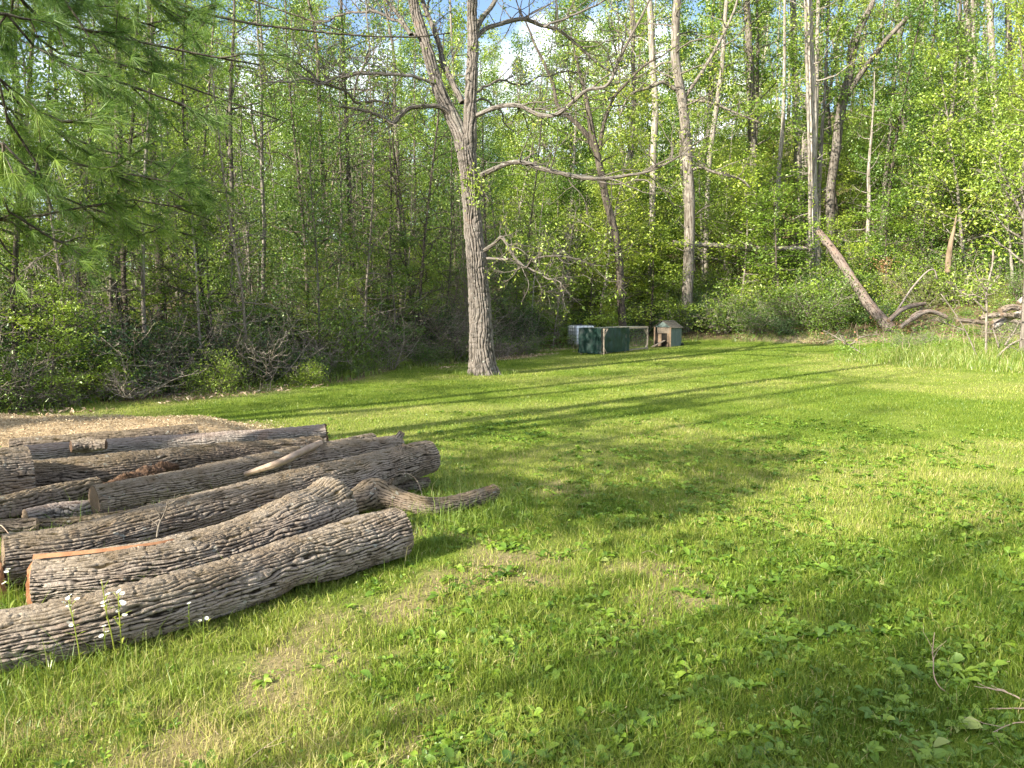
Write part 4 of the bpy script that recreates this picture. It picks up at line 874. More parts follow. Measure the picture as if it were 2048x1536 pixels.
scatter(60, band(3, 30, 26, 46, .3, 12), 'bush', 'bright green shrub on the slope behind the lawn', 'bright shrubs on the slope behind the lawn', .75, 1.3, 8, 1.1)
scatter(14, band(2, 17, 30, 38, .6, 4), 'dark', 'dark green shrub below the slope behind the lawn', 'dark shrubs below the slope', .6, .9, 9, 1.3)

# low green plants over the floor of the wood
rng = np.random.default_rng(99); mb = MB(); n = 150000; y = 10+72*rng.random(n)**1.3; x = y*rng.uniform(-.75, .8, n); d = -dpoly(x, y, EDGE)
k = (d > -.1) & (rng.random(n) < np.where(x > y*.02, .95, .38)*ss(fbm(x*.35, y*.35, 0, 201), .3, .55)); x, y = x[k], y[k]; cl = fbm(x*.8, y*.8, 0, 203, 2)
leaves(mb, np.column_stack([x, y, Hn(x, y)+rng.random(len(x))**1.5*(.25+.9*cl)*np.where(x > y*.02, 1, .5)]), np.interp(y, [10, 80], [.07, .26]), rng, 1.0, .6, v=cl)
tag(mb.build('undergrowth', M['leaf_mid'], smooth=False), 'low green plants covering the floor of the wood', 'undergrowth', kind='stuff')

def brushy(rng):
    x, y = rng.uniform(10.5, 22), rng.uniform(23.5, 31.5)
    if x > y*.72 or x/y < .47: return None
    return x, y
scatter(7, brushy, 'brush', 'low tangle of grey branches behind the rough grass on the right', 'brush behind the rough grass', .35, .55, 31, 1.0)
scatter(9, brushy, 'bush', 'low leafy shrub among the brush behind the rough grass', 'low shrubs behind the rough grass', .22, .4, 32, .9)
rng = np.random.default_rng(98); mb = MB(); n = 26000; x = rng.uniform(8.5, 26, n); y = rng.uniform(21, 34, n); k = (x/y > .42) & (rng.random(n) < ss(fbm(x*.9, y*.9, 0, 205), .35, .55)); x, y = x[k], y[k]
leaves(mb, np.column_stack([x, y, Hn(x, y)+rng.random(len(x))**1.4*.4]), .075, rng, .8, .5, v=fbm(x, y, 0, 207))
tag(mb.build('rank_weeds', M['leaf_spring'], smooth=False), 'rank green weeds growing through the brush on the right', 'weeds', kind='stuff')

q = at(700, 742); put('bush', 3, q.x, q.y+.6, 0, .95, 'rounded green leafy mound at the wood edge left of the large tree', 'leafy mounds at the left wood edge')
q = at(640, 752); put('bush', 0, q.x, q.y+.9, 2, 1.25, 'taller green leafy mound left of the rounded one', 'leafy mounds at the left wood edge')

scatter(28, leftwood(-16, 2.5, 4.5), 'under', 'short bushy green tree filling the edge of the left wood', 'short bushy trees at the left wood edge', .33, .6, 41, 1.0)
# ---------------------------------------------------------------- hen run, hen house, liquid tote
plain('tarp_green', (.004, .022, .018), (.012, .045, .036), 5, .5, .4, .6)
plain('frame_wood', (.27, .22, .165), (.38, .31, .24), 12, st=(1, 1, .2))
plain('old_wood', (.22, .15, .10), (.32, .23, .15), 12)
plain('panel_wood', (.17, .135, .10), (.24, .19, .145), 10)
plain('green_paint', (.085, .12, .112), (.125, .16, .15), 6, .6)
plain('shingle', (.075, .065, .05), (.15, .13, .10), 30, .9)
plain('tank_white', (.76, .79, .83), (.84, .86, .88), 3, .45, .4, .1)
plain('cage_steel', (.13, .14, .15), (.22, .23, .24), 20, .5, .4, .2, .5)
plain('wire', (.16, .18, .16), (.26, .28, .24), 20, .5, .4, .1, .6)
plain('snag_wood', (.12, .085, .055), (.25, .19, .125), 5, .9, st=(1, 1, .3))
plain('painted_inside_shade', (.012, .01, .008), (.03, .022, .015), 5)  # near-black colour standing in for the shade inside the hen house
plain('pallet', (.18, .14, .10), (.3, .24, .18), 10)
plain('tyre', (.015, .016, .02), (.03, .032, .04), 20)
C0 = np.array(at(1202, 709)); C0[2] = H(C0[0], C0[1]); U = np.array([.60, .80, 0]); A_ = np.array([-.80, .60, 0]); Z_ = np.array([0, 0, 1.])
o = empty('hen_run', C0, 'long low wooden-framed wire hen run on the far lawn', 'hen run'); hr = .86; wr = .80; Lr = 3.5
def LP(a, u, z): return A_*a+U*u+Z_*z
zz = lambda a, u: H(*(C0+LP(a, u, 0))[:2])-C0[2]
posts = [0, 1.75, Lr]
for u in posts:
    for a in (0, wr):
        mb = MB(); bar(mb, LP(a, u, zz(a, u)-.04), LP(a, u, hr), .055); mb.build('post', M['frame_wood'], o, smooth=False)
        mb = MB()
        for s_ in ((1, -1) if 0 < u < Lr else ((1,) if u == 0 else (-1,))):
            bar(mb, LP(a, u, hr-.28), LP(a, u+s_*.26, hr-.03), .04, .028); bar(mb, LP(a, u, .26), LP(a, u+s_*.2, .05), .04, .028)
        mb.build('brace', M['frame_wood'], o, smooth=False)
mb = MB()
for a in (0, wr):
    bar(mb, LP(a, -.04, hr+.02), LP(a, Lr+.04, hr+.02), .05); bar(mb, LP(a, 0, .05+.0), LP(a, Lr, .05+zz(a, Lr)), .045)
for u in posts+[.9, 2.6]: bar(mb, LP(-.02, u+.001, hr+.045), LP(wr+.02, u+.001, hr+.045), .045, .03)
mb.build('rails', M['frame_wood'], o, smooth=False)
for (a, u) in ((-.10, .0), (-.10, 1.0)):
    mb = MB(); bar(mb, LP(a, u, -.02), LP(a, u, hr+(.04 if u == 0 else -.5)), .05 if u == 0 else .035)
    if u == 0: bar(mb, LP(a-.002, u, hr-.24), LP(a-.002, u+.24, hr+.0), .04, .03); bar(mb, LP(a-.002, u, .24), LP(a-.002, u+.22, .02), .04, .03)
    if u == 0: mb.build('post', M['frame_wood'], o, smooth=False)
mb = MB(); w_ = .004
for a in (-.03, wr+.03):
    for u in np.arange(0, Lr, .1): bar(mb, LP(a, u, .05), LP(a, u, hr), w_)
    for z in np.arange(.1, hr, .1): bar(mb, LP(a, 0, z), LP(a, Lr, z), w_)
for u in np.arange(0, Lr, .07): bar(mb, LP(0, u, hr+.065), LP(wr, u, hr+.065), w_*1.6)
for a in np.arange(0, wr, .07): bar(mb, LP(a, 0, hr+.065), LP(a, Lr, hr+.065), w_*1.6)
mb.build('wire_mesh', M['wire'], o, smooth=False)
# tarp over the near half
def sheet(mb, P0, e1, e2, n1, n2, amp, seed, nrm, fall=None):
    i, j = np.meshgrid(np.linspace(0, 1, n1), np.linspace(0, 1, n2), indexing='ij'); q = P0+e1*i[..., None]+e2*j[..., None]
    d = (fbm(i*5+seed, j*2.5, 0, seed)-.5)*2*amp+(np.abs(vn(i*6, j*3+i*3, 0, seed+1)-.5))*amp
    q = q+np.asarray(nrm)*d[..., None]; k = n2; a = np.arange(n1-1)[:, None]*k; b = np.arange(k-1)[None]
    mb.add(q.reshape(-1, 3), np.stack([a+b, a+b+1, a+k+b+1, a+k+b], -1).reshape(-1, 4))
S_F = -A_; mb = MB(); ur = 2.05
sheet(mb, LP(-.045, -.07, hr+.06), U*ur, -Z_*(hr+.01), 40, 20, .05, 3, S_F)
sheet(mb, LP(-.045, -.07, hr+.06), A_*(wr+.1), -Z_*(hr+.03), 20, 20, .05, 5, -U)
sheet(mb, LP(-.045, -.07, hr+.06), U*ur*.55, A_*(wr+.1), 30, 12, .02, 7, Z_*.6)
sheet(mb, LP(wr+.05, -.07, hr+.06), U*ur, -Z_*(hr+.01), 30, 12, .05, 9, A_)
t = mb.build('tarp', M['tarp_green']); t.location = C0; tag(t, 'dark green tarp wrapped round the near half of the hen run', 'tarp')
# hen house
C1 = np.array(at(1341, 694)); C1[2] = H(C1[0], C1[1])-.02
o = empty('hen_house', C1, 'small green-sided hen house with a shingled gable roof at the end of the run', 'hen house')
wh, lh, he, hp = .72, .98, .80, .24
mb = MB()
for k in range(5): box(mb, LP(0, lh*(k+.5)/5, he/2), (.02, lh/5-.012, he), rz=math.atan2(-A_[1], -A_[0])) 
box(mb, LP(-.012, lh/2, he*.42), (.012, lh+.01, .03), rz=math.atan2(-A_[1], -A_[0])); mb.build('side_panel', M['green_paint'], o, smooth=False)
mb = MB(); box(mb, LP(wh, lh/2, he/2), (.02, lh, he), rz=math.atan2(A_[1], A_[0])); box(mb, LP(wh/2, lh, he/2), (wh-.04, .02, he), rz=math.atan2(A_[1], A_[0])); mb.build('wall', M['green_paint'], o, smooth=False)
# gable triangles
mb = MB()
for u, th in ((-.0, .02), (lh, .02)):
    v = [LP(-.01, u, he), LP(wh+.01, u, he), LP(wh/2, u, he+hp)]; v += [p+U*th for p in v]
    mb.add(v, [np.array([[0, 2, 1], [3, 4, 5]]), np.array([[0, 1, 4, 3], [1, 2, 5, 4], [2, 0, 3, 5]])])
mb.build('gable', M['green_paint'], o, smooth=False)
for s_, nm in ((0, 1), (1, -1)):
    mb = MB(); e = LP(wh+.08 if s_ else -.08, 0, he-.045); r = LP(wh/2, 0, he+hp+.01); n = 6
    for q in range(n):
        p0 = e*(1-q/n)+r*(q/n); p1 = e*(1-(q+1)/n)+r*((q+1)/n); up_ = Z_*.012
        for tt in range(7):
            u0, u1 = -.07+(lh+.14)*tt/7+.004, -.07+(lh+.14)*(tt+1)/7-.004
            v = [p0+U*u0+up_*1.6, p0+U*u1+up_*1.6, p1+U*u1+up_*.6, p1+U*u0+up_*.6]; v += [x-up_ for x in v]
            mb.add(v, np.array([[0, 1, 2, 3], [7, 6, 5, 4], [0, 4, 5, 1], [1, 5, 6, 2], [2, 6, 7, 3], [3, 7, 4, 0]]))
    mb.build('roof', M['shingle'], o, smooth=False)
mb = MB(); ra = math.atan2(A_[1], A_[0])
box(mb, LP(wh*.42, .012, he*.84), (wh*.80, .02, he*.28), rz=ra); mb.build('nest_panel', M['panel_wood'], o, smooth=False)
mb = MB(); box(mb, LP(wh*.12, .014, he*.36), (wh*.2, .02, he*.68), rz=ra); box(mb, LP(wh*.66, .014, he*.36), (wh*.2, .02, he*.62), rz=ra); mb.build('front_boards', M['old_wood'], o, smooth=False)
mb = MB(); box(mb, LP(wh*.5, .05, he*.36), (wh*.9, .01, he*.7), rz=ra); mb.build('doorway_shade_panel', M['painted_inside_shade'], o, smooth=False)  # solid black-brown panel behind the boards, painting the shade of the door opening
mb = MB(); bar(mb, LP(wh*.35, -.02, he*.34), LP(wh*.85, -.42, .02), .16, .02)
mb.build('ramp', M['frame_wood'], o, smooth=False)
for u in (lh*.93,):
    mb = MB(); th = np.linspace(0, 2*PI, 25)[:-1]; c = LP(-.05, u+.08, .085)
    ring = np.array([c+(U*math.cos(t_)+Z_*math.sin(t_))*.075 for t_ in np.append(th, th[0])]); tube(mb, ring, .022, 8, False)
    bar(mb, c-A_*.02, c+A_*.06, .03); mb.build('wheel', M['tyre'], o)
for a in (.02, wh-.02):
    mb = MB(); bar(mb, LP(a, .0, -.06), LP(a, .0, he), .05); mb.build('leg', M['old_wood'], o, smooth=False)
# tote
Yt_ = 31.2; p0 = at(1152, 706); p0 = np.array([(1152-1024)/FPX*Yt_, Yt_, 0]); p0[2] = H(p0[0], p0[1]); tc_ = p0
tw_, td, thh = .86, .95, atd(1165, 648, Yt_).z-p0[2]-.1; rz = math.radians(7); e1 = np.array([math.cos(rz), math.sin(rz), 0]); e2 = np.array([-math.sin(rz)-.02, math.cos(rz), 0]); e2 = np.array([-math.sin(rz), math.cos(rz), 0])
# turn so the left side shows
rz = math.radians(-24); e1 = np.array([math.cos(rz), math.sin(rz), 0])*1.0; e2 = np.array([-math.sin(rz), math.cos(rz), 0])
rz = math.radians(20); e1 = np.array([math.cos(rz), math.sin(rz), 0]); e2 = np.array([-math.sin(rz), math.cos(rz), 0])
o = empty('liquid_tote', p0, 'white plastic liquid tote in a wire cage behind the green tarp', 'tote')
mb = MB(); bm_n = 0
def rbox(mb, c, ex, ey, ez, r=.05, n=4):
    """rounded-corner tank"""
    pts = []
    for cx, cy_, a0 in ((1, 1, 0), (-1, 1, 90), (-1, -1, 180), (1, -1, 270)):
        for q in range(n+1):
            a = math.radians(a0+90*q/n); pts.append((cx*(ex/2-r)+r*math.cos(a), cy_*(ey/2-r)+r*math.sin(a)))
    pts = np.array(pts); k = len(pts); V = []
    for z, s_ in ((-ez/2, .94), (-ez/2+.03, 1), (ez/2-.04, 1), (ez/2, .93)): V += [c+e1*p[0]*s_+e2*p[1]*s_+Z_*z for p in pts]
    i = np.arange(3)[:, None]*k; j = np.arange(k)[None]; j2 = (j+1) % k
    V += [c+Z_*ez/2, c-Z_*ez/2]; jj = np.arange(k)
    mb.add(V, [np.stack([i+j, i+j2, i+k+j2, i+k+j], -1).reshape(-1, 4), np.stack([3*k+jj, 3*k+(jj+1) % k, np.full(k, 4*k)], -1), np.stack([(jj+1) % k, jj, np.full(k, 4*k+1)], -1)])
cc = e1*tw_/2+e2*td/2+Z_*(thh/2+.08)
rbox(mb, cc, tw_-.05, td-.05, thh-.12); mb.build('tank', M['tank_white'], o)
mb = MB()
for z in np.linspace(.13, thh+.04, 7):
    q = [e1*a*tw_+e2*b_*td+Z_*z for a, b_ in ((0, 0), (1, 0), (1, 1), (0, 1), (0, 0))]
    for a, b_ in zip(q[:-1], q[1:]): bar(mb, a, b_, .012)
for f_ in np.linspace(0, 1, 6):
    for a, b_ in ((f_, 0), (f_, 1), (0, f_), (1, f_)): bar(mb, e1*a*tw_+e2*b_*td+Z_*.1, e1*a*tw_+e2*b_*td+Z_*(thh+.04), .012)
for f_ in (.33, .66): bar(mb, e1*f_*tw_+Z_*(thh+.045), e1*f_*tw_+e2*td+Z_*(thh+.045), .03)
mb.build('cage', M['cage_steel'], o, smooth=False)
mb = MB()
for f_ in (.07, .5, .93): bar(mb, e1*f_*tw_+Z_*.04, e1*f_*tw_+e2*td+Z_*.04, .1, .09)
for f_ in (.1, .5, .9): bar(mb, e2*f_*td+Z_*.095, e2*f_*td+e1*tw_+Z_*.095, .14, .02)
mb.build('pallet_base', M['pallet'], o, smooth=False)
mb = MB(); tube(mb, [cc+Z_*(thh/2-.08), cc+Z_*(thh/2-.02)], [.09, .09], 8); mb.build('lid', M['tyre'], o)

# ---------------------------------------------------------------- fallen trees and brush on the right
def solid(label, pts, Yb, wpx, seed, m, cat, name, dy=0., k=26, ends=(1, 1), cut='cut_wood', group=None, forks=(), parent=None, fw=.05):
    P = [tuple(atd(x, y, Yb+dy*i/(len(pts)-1))) for i, (x, y) in enumerate(pts)]; R = np.interp(np.linspace(0, 1, len(P)), np.linspace(0, 1, len(wpx)), [w_/2*Yb/FPX for w_ in wpx])
    c = P[0]; base = np.array([c[0], c[1], c[2]]); o = empty(name, base, label, cat, group)
    mb = MB(); L_ = sum(np.linalg.norm(np.subtract(a, b)) for a, b in zip(P[:-1], P[1:])); r0, r1, PP, TT = bark_tube(mb, P, R, k, max(30, int(L_/.05)), fw, .3, .012, seed, .07)
    mb.v = [v-base for v in mb.v]; mb.build('bark', M[m], o)
    for e, (ring, t) in enumerate(((r0, -TT[0]), (r1, TT[-1]))):
        if ends[e]: cm = MB(); cap(cm, ring, t, 0, .01, .03 if ends[e] == 2 else .01, seed+e); cm.v = [v-base for v in cm.v]; cm.build('cut_face' if ends[e] == 1 else 'broken_end', M[cut], o)
    for (fp, fwd, fd) in forks:
        F = [tuple(atd(x, y, (Yb+dy if dy < -3 else Yb)+fd*i/len(fp))) for i, (x, y) in enumerate(fp)]; q = MB(); tube(q, spline(F, 20)-base, np.linspace(fwd[0], fwd[1], 20)/2*Yb/FPX, 7, h=.8); q.build('branch', M[m], o)
    return o
barkmat('bark_fallen', (.05, .038, .03), (.21, .175, .15), (.33, .29, .255), (.20, .13, .10), .5)
Yf = at(1785, 662).y
solid('fallen leaning tree with pale shadow-banded trunk sloping down to the lawn edge', [(1637, 464), (1655, 487), (1682, 524), (1715, 575), (1745, 618), (1790, 668)], 35.0, (14, 15, 16, 17, 19, 22), 201, 'bark_fallen', 'fallen tree', 'fallen_tree', Yf-35.0, 40, (2, 2), 'rot_wood', fw=.05,
      forks=(([(1782, 640), (1800, 612), (1825, 575), (1852, 545), (1868, 539), (1874, 558)], (4.5, 2.4), .3),))
solid('thick crooked limb beside the foot of the fallen tree', [(1777, 642), (1800, 622), (1822, 612), (1850, 607)], Yf-.6, (9, 10, 7), 202, 'bark_fallen', 'limb', 'fallen_limb', .8, cut='cut_wood')
solid('arched limb with an orange broken end by the fallen tree', [(1800, 655), (1820, 640), (1850, 624), (1870, 625), (1892, 634)], Yf-1.2, (7, 10, 9, 8), 203, 'bark_fallen', 'limb', 'fallen_limb', .5, ends=(1, 2))
solid('short limb stub poking out between the two larger fallen limbs', [(1812, 650), (1826, 632), (1842, 622)], Yf-.8, (7, 7, 6), 204, 'bark_fallen', 'limb', 'fallen_limb', .4)
solid('long pale fallen log lying level on the slope behind the trunks', [(1345, 486), (1420, 490), (1500, 496), (1600, 497), (1640, 499)], 37.5, (10, 11, 10, 9), 205, 'bark_pale_log', 'log', 'fallen_log', 1.0)
solid('broken orange-brown snag standing on the slope', [(1895, 545), (1898, 510), (1903, 480), (1908, 458), (1913, 430)], 33, (11, 11, 8, 5, 2), 206, 'snag_wood', 'snag', 'snag', 0, ends=(0, 2))
for i, (pts, w_, lb) in enumerate((([(1960, 636), (2000, 630), (2060, 634)], (10, 11), 'lowest straight log of the heap at the right frame edge'), ([(1985, 655), (2020, 635), (2070, 618)], (12, 13), 'slanting log across the heap at the right frame edge'),
     ([(2000, 622), (2025, 614), (2065, 622)], (14, 12), 'topmost grey log of the heap at the right frame edge'), ([(1985, 645), (2015, 640), (2050, 648)], (9, 8), 'short reddish log under the heap at the right frame edge'),
     ([(1915, 640), (1945, 643), (1975, 646)], (9, 10), 'grey log lying alone just left of the right-hand log heap'), ([(2036, 606), (2052, 595), (2075, 588)], (9, 12), 'stub of wood sticking up behind the log heap'))):
    solid(lb, pts, 22.5+.25*i, w_, 210+i, 'bark_pale_log' if i % 2 else 'bark_log', 'log', 'fallen_log', .1, 20, group='logs heaped at the right edge of the lawn')
# bare sapling and dead stalks in the rough strip
def shrubby(label, pts, Yb, w_, forks, seed, lpb=8, leafm='leaf_yellow', name='young_tree', cat='tree'):
    rng = np.random.default_rng(seed); P = [tuple(atd(x, y, Yb)) for x, y in pts]; g = H(P[0][0], P[0][1]); base = np.array([P[0][0], P[0][1], min(g, P[0][2])]); P[0] = tuple(base); wd, lf = MB(), MB()
    Q = spline(P, 16); grow(rng, Q, np.linspace(w_[0], w_[1], 16)/2*Yb/FPX, .4, 8, .5, lpb, .09, leafmb=lf, woodmb=wd, tw=.25, spread=.08)
    for fp in forks:
        Q = spline([tuple(atd(x, y, Yb+rng.normal(0, .1)*i)) for i, (x, y) in enumerate(fp)], 14); grow(rng, Q, np.linspace(w_[1]*1.2, 1.2, 14)/2*Yb/FPX, .3, 6, .4, lpb, .09, leafmb=lf, woodmb=wd, tw=.25, spread=.08)
    return tree_obj(name, tuple(base), wd, lf, M['twig'], M[leafm], label, cat)
shrubby('pale forked sapling with few leaves in front of the right-hand brush', [(1975, 662), (1973, 620), (1973, 580), (1985, 530), (1986, 500)], 21, (5, 3.5), [[(1973, 625), (1950, 600), (1925, 585), (1895, 565)], [(1972, 600), (1945, 590), (1915, 592)], [(1973, 582), (1955, 555), (1948, 535)], [(1974, 580), (1998, 550), (2000, 530)]], 31)
shrubby('dead grey branch slanting out of the rough grass on the right', [(1960, 700), (1930, 660), (1905, 620), (1882, 588)], 20.5, (3, 2), [[(1930, 660), (1900, 650), (1870, 640)]], 32, 1, name='dead_branch', cat='branch')
shrubby('dead pale branch lying among the brush at the right edge', [(1985, 700), (2020, 690), (2060, 672)], 20, (4, 3), [[(2010, 690), (2030, 660), (2040, 640)], [(1998, 695), (1990, 670), (1985, 655)]], 33, 1, name='dead_branch', cat='branch')
shrubby('low dead branch with twigs where mown lawn meets rough grass', [(1740, 690), (1700, 692), (1668, 672), (1645, 660)], 22.5, (3, 2), [[(1700, 692), (1720, 675), (1760, 668)], [(1690, 690), (1680, 670)]], 34, 2, 'leaf_dry', name='dead_branch', cat='branch')
mb = MB(); rng = np.random.default_rng(3)
for i in range(46):
    px, py = rng.uniform(1680, 2080), rng.uniform(668, 725); p = at(px, py); hgt = rng.uniform(.3, .75); P = wob(rng, tuple(p), (rng.normal(0, .15), rng.normal(0, .15), 1), hgt, 5, .05); tube(mb, P, np.linspace(.008, .004, 5), 4)
tag(mb.build('dry_stalks', M['bare_wood']), 'pale dry dead stalks standing in the rough grass', 'dry stalks', kind='stuff')
# pine boughs of the fallen top, and scrub around it
def needles(mb, C, D, n, L_, w_, rng, spread=.75, v=.5):
    C = np.repeat(np.asarray(C), n, 0); D = np.repeat(np.asarray(D), n, 0); d = D+rng.normal(0, spread, D.shape); d /= np.linalg.norm(d, axis=1, keepdims=True)
    s = np.cross(d, rng.normal(size=d.shape)); s /= np.linalg.norm(s, axis=1, keepdims=True); l = L_*rng.uniform(.7, 1.15, len(C))[:, None]; m = len(C)
    tip = C+d*l+np.array([0, 0, -.12])*l; V_ = np.stack([C-s*w_*.5, C+s*w_*.5, tip], 1).reshape(-1, 3); vv = np.repeat(np.clip(np.repeat(np.broadcast_to(v, (m//n,)), n)+rng.normal(0, .12, m), 0, .94), 3)
    mb.add(V_, np.arange(m)[:, None]*3+np.array([[0, 1, 2]]), 0, v=vv)
rng = np.random.default_rng(12); base = at(1840, 628); b = np.array(base); wd, nd = MB(), MB()
for (x, y) in ((1800, 560), (1815, 585), (1850, 565), (1868, 575), (1790, 590), (1830, 600), (1780, 545), (1880, 590), (1810, 620), (1860, 610), (1905, 600), (1770, 570)):
    e = np.array(atd(x, y, base.y+rng.uniform(-.3, .8))); P = wob(rng, b+[0, 0, .1], e-b, np.linalg.norm(e-b), 6, .08)-b; tube(wd, P, np.linspace(.02, .006, 6), 5)
    C = P[-3:][rng.integers(0, 3, 26)]+rng.normal(0, .16, (26, 3)); needles(nd, C, np.repeat([[0, 0, -.2]], 26, 0)+rng.normal(0, .5, (26, 3)), 34, .13, .008, rng, v=rng.uniform(.2, .7))
o = empty('pine_brush', base, 'heap of faded pine boughs beside the fallen leaning tree', 'brush heap'); wd.build('stems', M['twig'], o); nd.build('needles', M['needle_dry'], o, smooth=False)
for (x, y, n, lb) in ((1757, 655, 160, 'clump of rust-brown dead leaves left of the fallen tree foot'), (1815, 668, 220, 'rust-brown dead leaves right of the fallen tree foot'), (1640, 690, 60, 'small brown dead weed standing alone at the lawn edge'), (1768, 540, 120, 'rust-orange dead leaves hanging behind the fallen trunk')):
    mb = MB(); p = at(x, y) if y > 600 else atd(x, y, 29.5); leaves(mb, rng.normal(0, 1, (n, 3))*[.22, .2, .16]+[0, 0, .2], .09, rng, .2, .5)
    for q in range(7): tube(mb, wob(rng, (0, 0, -.1), (rng.normal(0, .5), rng.normal(0, .5), 1), .5, 5, .1), np.linspace(.008, .003, 5), 4, v=.5)
    t = mb.build('dead_leaves', M['leaf_dry'], smooth=False); t.location = p; tag(t, lb, 'dead leaves')
for (x, y, sc, i, lb) in ((1640, 660, .85, 2, 'bright green rounded bush under the fallen leaning tree'), (1870, 690, .55, 1, 'low yellow-green bush in front of the fallen limbs'), (2040, 600, .8, 3, 'leafy bush overhanging the log heap at the right'), (1716, 648, .35, 0, 'dark green low bush left of the fallen tree foot'), (1940, 668, .4, 1, 'small green bush behind the rough grass on the right'), (1580, 655, 1.1, 3, 'tall leafy bush left of the rounded bright bush'),
      (1500, 655, 1.0, 0, 'shaded leafy bush right of the grey trunk'), (1440, 655, .8, 3, 'leafy bush close to the foot of the grey trunk')):
    p = at(x, y); put('bush', i, p.x, p.y, x, sc, lb, 'bushes around the fallen tree')
# ---------------------------------------------------------------- the pine reaching in from the left
def pine():
    rng = np.random.default_rng(21); base = (-6.3, 5.4, 0); b = np.array(base); o = empty('pine_tree', (base[0], base[1], H(*base[:2])), 'near pine tree whose long soft boughs hang into the top left of the view', 'pine tree'); b = np.array(o.location)
    wd, nd, br = MB(), MB(), MB()
    tp = np.array([(0, 0, -.1), (.05, 0, 2.5), (0, .05, 5), (-.05, 0, 6.2), (0, 0, 7.6)]); bark_tube(br, tp+b, [.16, .14, .11, .07, .02], 40, 160, .05, .2, .01, 9, .05)
    C, D, VV = [], [], []
    def bough(P, r, nside, sl, tuft, v, t0=.25, t1=1., fr=1.0):
        Q = spline(P, 30); tube(wd, Q, np.linspace(r, .004, 30), 6, h=.5)
        for i in range(nside):
            u = t0+(t1-t0)*(i+rng.random())/nside; k = min(int(u*29), 28); d = unit(Q[k+1]-Q[k]); s = np.cross(d, [0, 0, 1]); s = unit(s)*(1 if i % 2 else -1)
            dd = d*.8+s*rng.uniform(.3, .9)+np.array([0, 0, rng.normal(0, .22)-.03]); L_ = sl*rng.uniform(.5, 1.1)*(1.15-u*.6); B = wob(rng, Q[k], dd, L_, 6, .12, -.03); tube(wd, B, np.linspace(.0055, .0025, 6), 4, False, h=.5)
            for q in range(tuft):
                z = .25+.75*(q+rng.random())/tuft; j = z*5; j0 = min(int(j), 4); p = B[j0]*(1-(j-j0))+B[j0+1]*(j-j0); dl = unit(B[j0+1]-B[j0])
                if rng.random() < fr: C.append(p); D.append(dl); VV.append(np.clip(v+rng.normal(0, .16), 0, 1))
                if rng.random() < .45:
                    t = wob(rng, p, dl+rng.normal(0, .6, 3), rng.uniform(.06, .14), 3, .2, .02); tube(wd, t, np.linspace(.003, .002, 3), 3, False, h=.5); C.append(t[-1]); D.append(unit(t[-1]-t[0])); VV.append(v+rng.normal(0, .16))
    def px(pts): return [tuple(atd(x, y, Y)) for x, y, Y in pts]
    st = lambda z: tuple(b+np.array([.1, .03, z]))
    bough([st(3.0)]+px([(-150, -60, 3.5), (60, 30, 3.6), (220, 70, 3.7), (380, 105, 3.8), (520, 130, 3.9)]), .022, 30, .55, 7, .25)
    bough([st(2.8)]+px([(-150, 20, 3.2), (40, 80, 3.3), (190, 150, 3.4), (320, 190, 3.6), (430, 250, 3.7)]), .020, 30, .5, 7, .25)
    bough([st(3.6)]+px([(-50, -160, 3.8), (200, -60, 4.0), (420, 30, 4.3), (620, 62, 4.5), (800, 75, 4.6), (900, 66, 4.7)]), .020, 26, .55, 6, .45, .3, .75, .7)
    bough([st(2.4)]+px([(-120, 150, 2.9), (0, 220, 3.0), (70, 320, 3.1), (105, 420, 3.1)]), .015, 16, .35, 6, .4)
    bough([st(2.3)]+px([(-150, 250, 3.1), (0, 290, 3.2), (150, 330, 3.4), (280, 350, 3.6), (370, 400, 3.7)]), .017, 26, .48, 7, .35)
    bough([st(2.1)]+px([(-150, 340, 3.0), (-20, 400, 3.1), (90, 470, 3.2), (200, 520, 3.3)]), .014, 18, .34, 6, .4)
    bough([st(2.5)]+px([(-150, 200, 3.3), (40, 230, 3.5), (200, 300, 3.7), (330, 330, 3.9), (430, 400, 4.0)]), .016, 26, .5, 7, .35)
    bough([st(2.0)]+px([(-150, 440, 2.9), (-30, 500, 2.9), (40, 560, 2.9)]), .011, 12, .28, 6, .55)
    bough([st(3.8)]+px([(0, -170, 3.9), (200, -80, 4.1), (330, 20, 4.2), (430, 50, 4.3)]), .018, 26, .6, 7, .25)
    bough([st(3.3)]+px([(-100, 0, 4.2), (100, 100, 4.5), (250, 130, 4.7), (420, 190, 5.0), (560, 240, 5.1)]), .018, 26, .55, 6, .35, .25, .85, .8)
    bough([st(3.9)]+px([(-200, -200, 3.4), (60, -70, 3.5), (150, 30, 3.5), (200, 110, 3.5)]), .018, 20, .5, 7, .2)
    bough([st(4.1)]+px([(-200, -250, 4.4), (200, -130, 4.7), (400, -40, 5.0), (560, 20, 5.2), (680, 60, 5.2)]), .018, 20, .6, 6, .45, .3, .8, .7)
    bough([st(1.9)]+px([(-120, 280, 2.55), (-10, 320, 2.5), (62, 345, 2.5)]), .009, 9, .2, 7, .75)
    bough([st(2.2)]+px([(-150, 300, 3.6), (60, 370, 3.8), (220, 430, 4.0), (380, 470, 4.2)]), .015, 26, .5, 7, .5)
    bough([st(2.3)]+px([(-150, 360, 3.4), (0, 440, 3.5), (130, 420, 3.6), (290, 400, 3.8), (420, 440, 4.0)]), .014, 24, .5, 7, .45)
    bough([st(2.6)]+px([(-150, 160, 3.0), (0, 190, 3.1), (110, 240, 3.1), (230, 250, 3.2)]), .014, 20, .4, 7, .6)
    bough([st(3.0)]+px([(-150, -20, 3.9), (80, 10, 4.1), (230, 30, 4.2), (360, 70, 4.4)]), .016, 26, .55, 7, .5)
